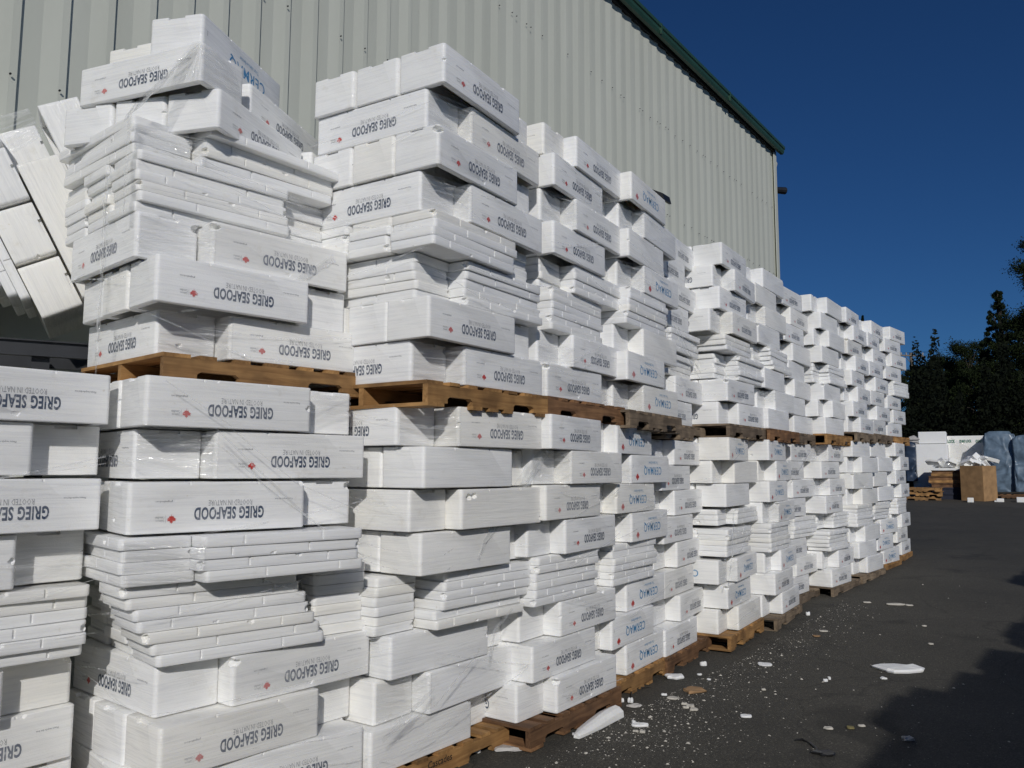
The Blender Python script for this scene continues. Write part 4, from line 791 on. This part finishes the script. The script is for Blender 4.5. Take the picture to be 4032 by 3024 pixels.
shard('foam_fragment', 3397, 2369, 3430, 2379, 0.015, 'flat pale flake far out left of the stick', M_LITTER, seed=36); shard('foam_fragment', 3172, 2417, 3190, 2430, 0.05, 'round white foam lump near the seventh stack', seed=37, irr=0.15)
shard('foam_fragment', 3240, 2678, 3260, 2692, 0.03, 'left one of two white crumbs in mid yard', seed=38); shard('foam_fragment', 3258, 2672, 3273, 2682, 0.03, 'right one of two white crumbs in mid yard', seed=39)
shard('plastic_scrap', 3552, 2902, 3600, 2930, 0.02, 'pale plastic scrap lying in the dark shadow', M_PAPER, seed=40, cat='plastic scrap', group=None, crumple=0.01)
shard('black_plastic_scrap', 3200, 2955, 3300, 2985, 0.012, 'flat black plastic scrap on the asphalt', M_BLKP, seed=41, cat='plastic scrap', group=None, irr=0.45, crumple=0.006)
mb = MB(); mb.tube([ground_at(*p_) + Vector((0, 0, 0.01)) for p_ in ((3130, 2920), (3160, 2918), (3190, 2932), (3212, 2950), (3222, 2966))], [0.004, 0.01, 0.008, 0.007, 0.004], 6); tag(mb.build('black_twist', M_BLKP), 'black twist of plastic cord on the asphalt', 'cord')
for i, (a, b, c_, d_, M_, lb) in enumerate(((3243, 2862, 3280, 2880, M_LITTER, 'curled pale flake left of the leaf'), (3334, 2863, 3366, 2876, M_LEAFY, 'dry yellow leaf low on the asphalt'), (3377, 2857, 3406, 2866, M_LITTER, 'flat white flake right of the leaf'), (3225, 2484, 3262, 2491, M_LITTER, 'pale sliver above the tan chip in mid yard'), (3200, 2502, 3230, 2512, M_TAN, 'tan chip below the pale sliver in mid yard'),
        (2997, 2714, 3016, 2724, M_LITTER, 'lone dirty chip left of mid yard'), (3654, 2532, 3676, 2545, M_LITTER, 'grey flake at the right side of the yard'), (3630, 2464, 3650, 2470, M_LITTER, 'oval pale flake far right on the yard'), (2745, 2655, 2765, 2664, M_BARE, 'white chip right of the foam wedge'), (2783, 2674, 2800, 2684, M_BARE, 'white flake right of the cardboard scrap'), (2250, 2890, 2272, 2902, M_BARE, 'white chip at the tip of the broken box end'), (1856, 2952, 1896, 2974, M_BARE, 'rounded white piece left of the crumpled paper'))):
    shard('foam_fragment' if M_ is not M_LEAFY else 'dry_leaf', a, b, c_, d_, 0.015, lb, M_, seed=50 + i, irr=0.25, cat='foam scrap' if M_ is not M_LEAFY else 'leaf', group='foam scraps on the asphalt' if M_ is not M_LEAFY else None)
mb = MB(); mb.tube([ground_at(*p_) + Vector((0, 0, 0.012)) for p_ in ((2440, 2724), (2500, 2716), (2560, 2709))], [0.008, 0.007, 0.003], 6); mb.tube([ground_at(2484, 2706) + Vector((0, 0, .02)), ground_at(2488, 2758) + Vector((0, 0, .01))], [0.008, 0.006], 6); tag(mb.build('dry_twig', M_BARK), 'thin dry twig lying by the fourth stack pallet', 'twig')
mb = MB(); q = random.Random(77)
for i in range(4200):
    if i < 1500: px, py = q.gauss(2560, 190), q.gauss(2830, 95)
    elif i < 2000: px, py = q.gauss(2900, 220), q.gauss(2560, 80)
    elif i < 2600: px, py = q.uniform(2300, 4000), 2130 + 900 * q.random() ** 0.8
    else:
        g_ = UROW * q.uniform(3.6, 11) + NROW * (-2.9 + abs(q.gauss(0, 0.28))); pz_ = Vector((g_.x, g_.y, gz(g_.x, g_.y) - CAMZ)); dd = pz_.dot(_fw); px, py = 2016 + 3190.7 * pz_.dot(_ri) / dd, 1512 - 3190.7 * pz_.dot(_up) / dd
    if py < 2060 or py > 3100: continue
    p_ = ground_at(px, py)
    if p_.dot(NROW) < -2.92: continue
    s_ = 0.0017 * math.exp(q.gauss(0.2, 0.6)) * (1 + 0.03 * p_.length); s_ = min(s_, 0.017); k = len(mb.v)
    for j in range(5): 
        a = 2 * pi * j / 5 + q.random(); mb.v.append((p_.x + cos(a) * s_ * q.uniform(.6, 1.4), p_.y + sin(a) * s_ * q.uniform(.6, 1.4), p_.z + 0.001 + s_ * q.uniform(0, .3)))
    mb.v.append((p_.x, p_.y, p_.z + s_ * 0.9)); mb.f += [(k + j, k + (j + 1) % 5, k + 5) for j in range(5)]; mb.m += [0] * 5
tag(mb.build('foam_crumbs', M_LITTER), 'foam crumbs strewn over the asphalt', 'foam crumbs', kind='stuff')

# ------------------------------------------------------------------ things at the far end of the yard
FX, FY, FS = 3500, 1650, 532 / 2206.
EYF = Vector((sin(R(30)), cos(R(30)), 0)); EXF = Vector((EYF.y, -EYF.x, 0)); P0F = at_y(3780, 1900, 28.4)
def fp(x, y, Y):
    d = ray(FX + x * FS, FY + y * FS); t = EYF.dot(P0F + EYF * (Y - 28.4) - Vector((0, 0, CAMZ))) / EYF.dot(d); p = d * t; return Vector((p.x, p.y, p.z + CAMZ))
ZUP = Vector((0, 0, 1)); RZF = math.atan2(EXF.y, EXF.x)
YF = 28.4
def fbox(mb, x0, y0, x1, y1, Y, dep, mi=0):
    a = fp(x0, y1, Y); b = fp(x1, y0, Y); mb.box((0, 0, 0), ((b - a).dot(EXF), dep, b.z - a.z), frame(a, EXF, EYF, ZUP), mi)
def soft(me_ob, amt, cuts=1):
    md = me_ob.modifiers.new('bevel', 'BEVEL'); md.width = amt; md.segments = 2
mb = MB(); fbox(mb, 420, 405, 955, 1330, YF + 1.2, 1.6); o = mb.build('foam_block', M_BARE); soft(o, 0.03); tag(o, 'big pale foam block standing at the far end of the yard', 'foam block', 'foam blocks at the far end')
mb = MB(); fbox(mb, 483, 202, 928, 403, YF + 1.3, 1.0); o = mb.build('foam_block', M_BARE); soft(o, 0.02); tag(o, 'smaller pale foam block lying on top of the big one', 'foam block', 'foam blocks at the far end')
ql = thing('wrapped_foam_bundle', fp(1250, 1300, YF + 2.2), RZF); ql_a = fp(938, 1330, YF + 2.2) - ql.location; tag(ql, 'pale foam bundle with green lettering behind the brown carton', 'foam bundle')
def qp(x, y):
    p = fp(x, y, YF + 2.2) - ql.location; return Vector((p.dot(EXF), 0, p.z))
mb = MB(); a = qp(938, 1330); b = qp(1560, 268); mb.box((a.x, 0, a.z), (b.x, 1.4, b.z)); o = mb.build('foam_panels', M_BARE, ql); soft(o, 0.02)
M_GRN = plain('green_ink', (0.01, 0.16, 0.09), 0.6)
mb = MB()
for body, xa, xb in (('LOCK', 960, 1075), ('QUAD LOCK', 1150, 1345), ('QUAD L', 1418, 1538)):
    vs, fs, w_, h_ = text_geo(body, 1.0, 0.03, 1.0, 2); A = qp(xa, 398); B = qp(xb, 330)
    mb = MB(); mb.add([((A.x + B.x) / 2 + x * (B.x - A.x) / w_, -0.012, (A.z + B.z) / 2 + y * (B.z - A.z) * 0.85 / h_) for x, y in vs], fs); mb.build('lettering', M_GRN, ql)
mb = MB(); q = random.Random(3); P_ = lambda x, y, d: qp(x, y) - Vector((0, d, 0))
patch(mb, P_(1010, 290, .03), P_(1555, 560, .05), P_(1580, 690, .2), P_(1000, 700, .06), 10, 10, 0.03, q); mb.build('film_drape', M_FILM, ql, True)
def bale(x0, y0, x1, y1, Y, label, M=M_TARP, dep=1.3, bulge=0.05, seed=1, top=0.0):
    q = random.Random(seed); a = fp(x0, y1, Y); b = fp(x1, y0, Y); mb = MB(); n = 72; lv = 40; W_ = (b - a).dot(EXF); H_ = b.z - a.z
    ph = [q.random() * 6 for _ in range(9)]
    for l in range(lv + 1):
        t = l / lv
        s_ = 1 + bulge * (0.6 * sin(t * 6 + ph[0]) + 0.3 * sin(t * 13 + ph[1])) - 0.10 * (max(0, t - 0.88) / 0.12) ** 2
        for i in range(n):
            th = 2 * pi * i / n; ex = 11
            x = abs(cos(th)) ** (2 / ex) * (1 if cos(th) > 0 else -1); y = abs(sin(th)) ** (2 / ex) * (1 if sin(th) > 0 else -1)
            fold = 0.016 * sin(th * 9 + ph[2] + 5 * t) * sin(t * 7 + ph[6]) + 0.014 * abs(sin(th * 17 + ph[3] - 9 * t)) + 0.02 * sin(t * 19 + th * 5 + ph[4]) * (0.4 + 0.6 * sin(th * 3 + ph[5])) + 0.012 * abs(sin(t * 31 + th * 8 + ph[7])) + q.uniform(-.004, .004)
            f = s_ + fold; mb.v.append((W_ / 2 + x * W_ / 2 * f, dep / 2 + y * dep / 2 * f, H_ * t + (top * sin(th * 2 + ph[4]) + 0.03 * sin(th * 7) if l == lv else 0)))
    for l in range(lv):
        for i in range(n): mb.f.append((l * n + i, l * n + (i + 1) % n, (l + 1) * n + (i + 1) % n, (l + 1) * n + i)); mb.m.append(0)
    mb.v.append((W_ / 2, dep / 2, H_ + 0.10)); k = len(mb.v) - 1
    for i in range(n): mb.f.append((lv * n + i, lv * n + (i + 1) % n, k)); mb.m.append(0)
    o = mb.build('wrapped_bale', M, None, True); o.location = a; o.rotation_euler = (0, 0, RZF); tag(o, label, 'wrapped bale', 'plastic wrapped bales at the far end'); return o
bale(1575, 240, 2075, 1185, YF + 1.0, 'grey-blue plastic wrapped bale beside the brown carton', seed=2, top=0.08)
bale(2065, 290, 2420, 1185, YF + 0.8, 'grey-blue wrapped bale cut by the right picture edge', seed=3, top=0.05)
bale(285, 400, 430, 1010, YF + 0.8, 'dark blue plastic wrapped bale left of the pale foam block', M_NAVYTARP, dep=0.9, seed=4)
bale(315, 300, 488, 405, YF + 1.3, 'small pale sack on top of the dark blue bale', M_PAPER, dep=0.7, seed=5, bulge=0.2)
for i, (x, wd) in enumerate(((1620, 330), (2070, 300))):
    a = fp(x, 1228, YF + 0.9); pallet((a.x, a.y, gz(a.x, a.y) + 0.02), RZF, 1, 'brown pallet under the %s wrapped bale at far right' % ('left', 'right')[i], 'wooden pallets at the far end', random.Random(i))
# stacked boards and dark pallets with foam scraps
for i, (y0, y1, x0, x1, nm, M_, lb) in enumerate(((840, 888, 690, 1215, 'wooden_pallet', M_W2, 'top'), (890, 935, 690, 1220, 'wooden_pallet', M_W1, 'second from top'), (938, 992, 645, 1228, 'wooden_pallet', M_W2, 'third from top'), (995, 1045, 650, 1230, 'wooden_pallet', M_W1, 'fourth from top'), (1048, 1115, 690, 1212, 'wooden_pallet', M_W2, 'fifth from top'), (1120, 1212, 628, 1225, 'wooden_pallet', M_BLUEWOOD, 'dark blue second lowest'), (1215, 1315, 660, 1240, 'wooden_pallet', M_BLUEWOOD, 'dark blue lowest'))):
    a = fp(x0, y1, YF); b = fp(x1, y0, YF); t = thing(nm, a, RZF); W_, H_ = (b - a).dot(EXF), b.z - a.z
    mb = MB(); mb.box((0, 0, H_ * 0.78), (W_, 1.0, H_)); mb.build('deck', M_, t)
    mb = MB(); mb.box((0.03, 0.02, 0), (W_ - 0.03, 0.98, H_ * 0.14)); mb.build('base_boards', M_, t)
    for j, yy in enumerate((0.0, 0.48, 0.96)):
        mb = MB(); mb.box((0.0, yy + 0.002, H_ * 0.14), (W_, yy + 0.04, H_ * 0.78)) if i in (1, 3) else mb.box((0.02, yy + 0.03, H_ * 0.14), (W_ - 0.02, yy + 0.06, H_ * 0.78)); mb.build('stringer', M_, t)
    tag(t, '%s pallet in the pallet pile left of the brown carton' % lb, 'pallet', 'pallets piled by the carton')
def rubble(name, x0, y0, x1, y1, Y, n, label, seed, parentless=True):
    q = random.Random(seed)
    for i in range(n):
        x = x0 + (x1 - x0) * (i + 0.5) / n + q.uniform(-20, 20); p_ = fp(x, y1 - (y1 - y0) * q.uniform(0.1, 0.6), Y + q.uniform(0.1, 0.5))
        mb = MB(); s1, s2, s3 = q.uniform(.12, .34), q.uniform(.08, .2), q.uniform(.03, .12)
        Mx = Matrix.Translation(p_) @ Matrix.Rotation(q.uniform(-.9, .9), 4, 'Y') @ Matrix.Rotation(q.uniform(-.6, .6), 4, 'X') @ Matrix.Rotation(q.uniform(0, 3), 4, 'Z')
        mb.prism([(-s1, -s2), (s1 * 0.8, -s2 * 1.1), (s1, s2 * 0.7), (s1 * 0.2, s2), (-s1 * 0.9, s2 * 0.8)], -s3, s3, Mx)
        o = mb.build('foam_fragment', M_BARE); soft(o, 0.012); tag(o, label % ORD[i], 'foam scrap', 'foam scraps heaped at the far end')
mb = MB(); fbox(mb, 625, 800, 1250, 836, YF - 0.05, 1.0); o = mb.build('foam_sheet', M_BARE); tag(o, 'flat pale foam sheet lying on top of the pallet pile', 'foam sheet')
rubble('scrap', 700, 640, 1240, 800, YF, 8, '%s foam scrap from left heaped on the pallet pile', 8)
rubble('scrap', 1215, 580, 1680, 770, YF - 0.2, 9, '%s foam scrap from left spilling out of the carton', 9)
for (x0, y0, x1, y1, sd, lb) in ((790, 650, 1120, 812, 21, 'clear bag of foam scraps on the pallet pile'), (1200, 590, 1690, 775, 22, 'clear bag of foam scraps swelling out of the carton')):
    q = random.Random(sd); a = fp(x0, y1, YF - .1); b = fp(x1, y0, YF - .1); bm = bmesh.new(); bmesh.ops.create_icosphere(bm, subdivisions=4, radius=0.5); me = bpy.data.meshes.new('bag')
    for v in bm.verts:
        k_ = 1 + 0.10 * sin(v.co.x * 17 + sd) * sin(v.co.z * 13) + 0.06 * sin(v.co.y * 29 + v.co.x * 23)
        v.co = Vector((0, 0, 0)) + (a + b) / 2 * 0 + a + EXF * ((0.5 + v.co.x * k_) * (b - a).dot(EXF)) + EYF * (0.4 + v.co.y * 0.75 * k_) + ZUP * (max(v.co.z + 0.25, 0) * (b.z - a.z) * 1.3 * k_)
    bm.to_mesh(me); bm.free(); l = me.uv_layers.new(name='UVMap')
    for lp in me.loops: c_ = me.vertices[lp.vertex_index].co; l.data[lp.index].uv = (c_.x * 1.5, c_.z * 0.6)
    me.materials.append(M_BAG if sd == 22 else M_STRIP); me.polygons.foreach_set('use_smooth', [True] * len(me.polygons)); tag(link('plastic_bag', me), lb, 'plastic bag')
# the carton
ct = fp(1555, 1320, YF - 0.75); cb = thing('cardboard_carton', (ct.x, ct.y, gz(ct.x, ct.y)), 0); tag(cb, 'tall open brown cardboard carton overflowing with foam scraps', 'carton')
zt_ = fp(1530, 762, YF - 0.75).z - cb.location.z; wl, wr = 0.78, 0.78; dl = -EXF * cos(R(31)) + EYF * sin(R(31)); dr = EXF * sin(R(31)) + EYF * cos(R(31))
for nm, o_, d_, L__ in (('left_panel', Vector((0, 0, 0)), dl, wl), ('right_panel', Vector((0, 0, 0)), dr, wr), ('rear_panel', dl * wl, dr, wr), ('back_panel', dr * wr, dl, wl)):
    n_ = Vector((0, 0, 1)).cross(d_); mb = MB(); mb.box((0, -0.006, 0), (L__, 0.006, zt_), frame(o_, d_, n_, Vector((0, 0, 1)))); mb.build(nm, M_CARD, cb)
# small pallets and blocks at the foot
for i, (x0, x1, y0, y1) in enumerate(((215, 540, 1255, 1318), (230, 520, 1190, 1250), (200, 515, 1135, 1185))):
    a = fp(x0, y1, YF - 0.8); pallet((a.x, a.y, gz(a.x, a.y) + i * 0.15), RZF + 0.12 - 0.1 * i, 0, '%s honey coloured pallet of the low pile at the far end' % ('bottom', 'middle', 'top')[i], 'wooden pallets at the far end', random.Random(40 + i))
for i, (x0, y0, x1, y1, lb) in enumerate(((1755, 1236, 1875, 1292, 'small white foam block on the ground right of the carton'), (2085, 1230, 2215, 1312, 'white foam block on the ground at the right picture edge'), (1278, 1218, 1378, 1292, 'dull foam block on the ground before the carton'), (1715, 1232, 1752, 1256, 'tiny white foam block left of the small one'))):
    mb = MB(); fbox(mb, x0, y0, x1, y1, YF - 1.0 if i != 2 else YF - 1.4, 0.3); o = mb.build('foam_block', M_BARE); soft(o, 0.015); tag(o, lb, 'foam block', 'foam blocks at the far end')
    b_ = min(v.co.z for v in o.data.vertices); g_ = gz(o.data.vertices[0].co.x, o.data.vertices[0].co.y); 
    for v in o.data.vertices: v.co.z += g_ - b_

# ------------------------------------------------------------------ trees, pole, wires
def leaf_mesh(name, P, z, g_, M, droop=False):
    n = len(P); a = g_.normal(0, 1, (n, 3)) * np.array([1, 1, 0.8]); a /= np.linalg.norm(a, axis=1)[:, None]
    h = np.where(np.abs(a[:, 2:3]) < 0.9, np.array([[0, 0, 1.0]]), np.array([[1.0, 0, 0]])); b = np.cross(a, h); b /= np.linalg.norm(b, axis=1)[:, None]; c = np.cross(a, b)
    th = g_.uniform(0, 2 * pi, n)[:, None]; b, c = b * np.cos(th) + c * np.sin(th), c * np.cos(th) - b * np.sin(th)
    if droop: b = b + np.array([0, 0, -0.6])
    z = z[:, None]; V = np.stack([P - b * z, P + c * z * 0.5, P + b * z, P - c * z * 0.5], 1).reshape(-1, 3)
    me = bpy.data.meshes.new(name); me.vertices.add(4 * n); me.vertices.foreach_set('co', V.astype(np.float32).ravel()); me.loops.add(4 * n); me.loops.foreach_set('vertex_index', np.arange(4 * n, dtype=np.int32))
    me.polygons.add(n); me.polygons.foreach_set('loop_start', np.arange(0, 4 * n, 4, dtype=np.int32)); me.materials.append(M); me.update(calc_edges=True); return me
def tree(px, py, D, wpx, label, seed, M=M_LEAF, conifer=False, n=5200, name='broadleaf_tree', leaf=0.16, skirt=0.05):
    q = random.Random(seed); top = at_y(px, py, D); base_z = gz(top.x, D); Ht = top.z - base_z; Rr = wpx * D / 3190.7
    t = thing(name, (top.x, D, base_z)); tag(t, label, 'tree', 'trees at the far end of the yard')
    mb = MB(); mb.tube([(0, 0, 0), (q.uniform(-.1, .1), 0, Ht * 0.4), (q.uniform(-.2, .2), 0, Ht * 0.8), (0, 0, Ht * (0.97 if conifer else 0.86))], [Rr * 0.09 + 0.08, Rr * 0.07 + 0.05, 0.05, 0.02], 8)
    cl = []
    K = 110 if not conifer else 170
    for i in range(K):
        tt = q.uniform(skirt, 1.0); 
        rad = Rr * ((1 - tt) ** 0.75 + 0.04) if conifer else Rr * (0.25 + 0.95 * sin(pi * min(1, 0.12 + tt * 0.86)) ** 0.8)
        a = q.uniform(0, 2 * pi); rr = rad * math.sqrt(q.uniform(0.15, 1.0)); c = Vector((cos(a) * rr, sin(a) * rr, Ht * tt * (0.97 if conifer else 0.95)))
        s_ = (Rr * q.uniform(0.22, 0.42)) * ((0.75 * (1.15 - tt)) if conifer else 1) * (1.1 - 0.55 * tt); cl.append((c, s_))
        if q.random() < 0.6: mb.tube([(0, 0, c.z * 0.82), tuple(c * 0.55 + Vector((0, 0, c.z * 0.42))), tuple(c)], [0.05, 0.03, 0.01], 5)
    cl += [(Vector((q.uniform(-.1, .1) * Rr, q.uniform(-.1, .1) * Rr, Ht * z_)), Rr * s_ * (0.5 if conifer else 1)) for z_, s_ in (((0.89, 0.24), (0.95, 0.14), (0.84, 0.34)) if conifer else ((0.86, 0.34), (0.92, 0.26), (0.78, 0.42)))]
    mb.build('trunk', M_BARK, t)
    g_ = np.random.default_rng(seed); NQ = int(n * 11); ci = g_.integers(0, len(cl), NQ); cc = np.array([tuple(c) for c, _ in cl])[ci]; cs = np.array([s_ for _, s_ in cl])[ci]
    P = cc + g_.normal(0, 1, (NQ, 3)) * np.array([1, 1, 0.75]) * (cs * 0.55)[:, None]
    link('crown', leaf_mesh('crown', P, leaf * 0.34 * g_.uniform(0.5, 1.5, NQ) * (D / 60) ** 0.5, g_, M, conifer), t); return t
tree(4120, 830, 36, 150, 'tall dark leafy tree at the right picture edge', 1, n=7000, leaf=0.17)
tree(3925, 1120, 50, 150, 'dark pointed conifer left of the tall edge tree', 2, M_LEAF2, True, n=6500, name='conifer_tree', leaf=0.2)
tree(3810, 1325, 56, 120, 'broad dark tree in front of the wires left of the conifer', 3, n=6000)
tree(4010, 1230, 48, 130, 'dark rounded tree between conifer and edge tree', 4, n=6000)
tree(3700, 1385, 72, 85, 'round topped dark tree right of the power pole', 5, n=5000, leaf=0.18)
tree(3755, 1420, 66, 75, 'lower dark tree second right of the power pole', 6, n=4500, leaf=0.18)
tree(3610, 1425, 84, 80, 'dark tree directly behind the power pole', 7, n=4500, leaf=0.19)
tree(3660, 1480, 64, 80, 'low dark bushy tree below the round topped tree', 8, n=4500)
tree(3880, 1420, 46, 130, 'low wide dark tree behind the lettered foam bundle', 9, n=6000)
tree(3530, 1470, 80, 75, 'dark tree half hidden by the farthest stack', 10, n=4000, leaf=0.19)
tree(3395, 1226, 62, 26, 'slim treetop peeping over the eleventh stack', 11, M_LEAF2, True, n=3000, name='conifer_tree', leaf=0.2)
tree(3425, 1243, 64, 34, 'second smaller treetop peeping over the stacks', 12, n=3000, leaf=0.2)
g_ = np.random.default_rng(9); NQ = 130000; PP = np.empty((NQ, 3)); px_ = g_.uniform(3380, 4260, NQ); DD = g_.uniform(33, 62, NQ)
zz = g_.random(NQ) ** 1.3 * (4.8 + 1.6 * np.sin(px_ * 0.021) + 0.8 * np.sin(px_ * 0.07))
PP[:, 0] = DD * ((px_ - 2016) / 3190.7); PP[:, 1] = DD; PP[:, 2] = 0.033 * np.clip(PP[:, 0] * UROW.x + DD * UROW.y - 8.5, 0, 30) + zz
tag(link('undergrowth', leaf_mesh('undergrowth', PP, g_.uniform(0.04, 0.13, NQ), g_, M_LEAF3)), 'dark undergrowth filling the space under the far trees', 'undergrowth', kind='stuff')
D = 88; tp = at_y(3586, 1389, D); bt = at_y(3606, 1640, D)
po = thing('power_pole', (bt.x, D, gz(bt.x, D))); tag(po, 'leaning weathered wooden power pole with a crossarm before the trees', 'power pole')
rel = Vector((tp.x - bt.x, 0, tp.z - po.location.z)); ft = rel * 0.0
mb = MB(); mb.tube([(0, 0, 0), tuple(rel)], [0.22, 0.15], 10); mb.build('pole', M_POLE, po)
ca = Vector((rel.x, -0.2, rel.z - 0.35)); mb = MB(); mb.box((-1.25, -0.06, -0.07), (1.3, 0.06, 0.07), Matrix.Translation(ca) @ Matrix.Rotation(R(2), 4, 'Y')); mb.build('crossarm', M_POLE, po)
mb = MB(); mb.tube([ca + Vector((-0.8, 0, 0)), Vector((rel.x + .02, -0.15, rel.z - 1.3))], 0.035, 6); mb.build('brace', M_POLE, po)
for xx in (-1.15, -0.6, 1.2): mb = MB(); mb.tube([ca + Vector((xx, 0, 0.06)), ca + Vector((xx, 0, 0.34))], [0.05, 0.09], 8); mb.build('insulator', M_PAPER, po)
for i, (xx, y2, dz) in enumerate(((-1.15, 1292, 0.3), (-0.6, 1308, 0.3), (1.2, 1322, 0.3), (0.1, 1345, -1.8))):
    A = po.location + ca + Vector((xx, 0, dz)); B = at_y(4150, y2 - 45, 60); mb = MB(); pts = []
    for j in range(13): f_ = j / 12; p_ = A.lerp(B, f_); pts.append(tuple(p_ - Vector((0, 0, 1.3 * 4 * f_ * (1 - f_) * 0.5))))
    mb.tube(pts, 0.011, 5); tag(mb.build('power_line', M_STEEL), '%s overhead wire running right from the power pole' % ('topmost', 'second highest', 'third highest', 'lowest')[i], 'wire', 'overhead wires')

# ------------------------------------------------------------------ the row of loads across the aisle, behind and to the right of the camera (it casts the shadow on the yard)
OPP = 3.6; items = []
V = []; F = []; q = random.Random(21)
def obox(s0, s1, p0, p1, z0, z1):
    k = len(V)
    for z in (z0, z1):
        for (a, b) in ((s0, p0), (s1, p0), (s1, p1), (s0, p1)): x = UROW * a + NROW * b; V.append((x.x, x.y, z))
    F.extend(tuple(i + k for i in f) for f in ((3, 2, 1, 0), (4, 5, 6, 7), (0, 1, 5, 4), (1, 2, 6, 5), (2, 3, 7, 6), (3, 0, 4, 7)))
PROFILE = [(-8.2, 3.9), (-7.0, 3.95), (-5.8, 3.9), (-4.6, 4.0), (-3.4, 3.9), (-2.15, 3.9), (-0.95, 3.87), (0.27, 4.01), (1.48, 3.78), (2.7, 3.71), (4.3, 3.67), (5.5, 3.62), (6.75, 3.6), (7.97, 4.02), (9.2, 3.95)]
for s0, top in PROFILE:
    g0 = gz(*(UROW * s0 + NROW * OPP).xy); z = g0 + 0.145
    obox(s0, s0 + 1.19, OPP + 0.03, OPP + 1.0, g0, g0 + 0.14)
    nl = max(2, round((top - 0.29) / 0.231)); hb = (top - 0.29) / nl
    for li in range(nl):
        j = q.uniform(-0.04, 0.04); d = q.uniform(-0.03, 0.03); h_ = hb - 0.002
        if li == 8: obox(s0, s0 + 1.2, OPP + 0.03, OPP + 1.0, z, z + 0.14); z += 0.145
        if li % 2: obox(s0 + j, s0 + j + 0.85, OPP + d, OPP + 0.96, z, z + h_); obox(s0 + j + 0.86, s0 + j + 1.18, OPP + d + 0.08, OPP + 0.95, z, z + h_)
        else: obox(s0 + j, s0 + j + 0.32, OPP + d + 0.08, OPP + 0.96, z, z + h_); obox(s0 + j + 0.33, s0 + j + 1.18, OPP + d, OPP + 0.95, z, z + h_)
        z += hb
me = bpy.data.meshes.new('foam_box_row'); me.from_pydata(V, [], F); me.materials.append(M_FOAM)
tag(link('foam_box_row', me), 'stacked white foam boxes across the aisle behind the camera', 'foam boxes', kind='stuff')
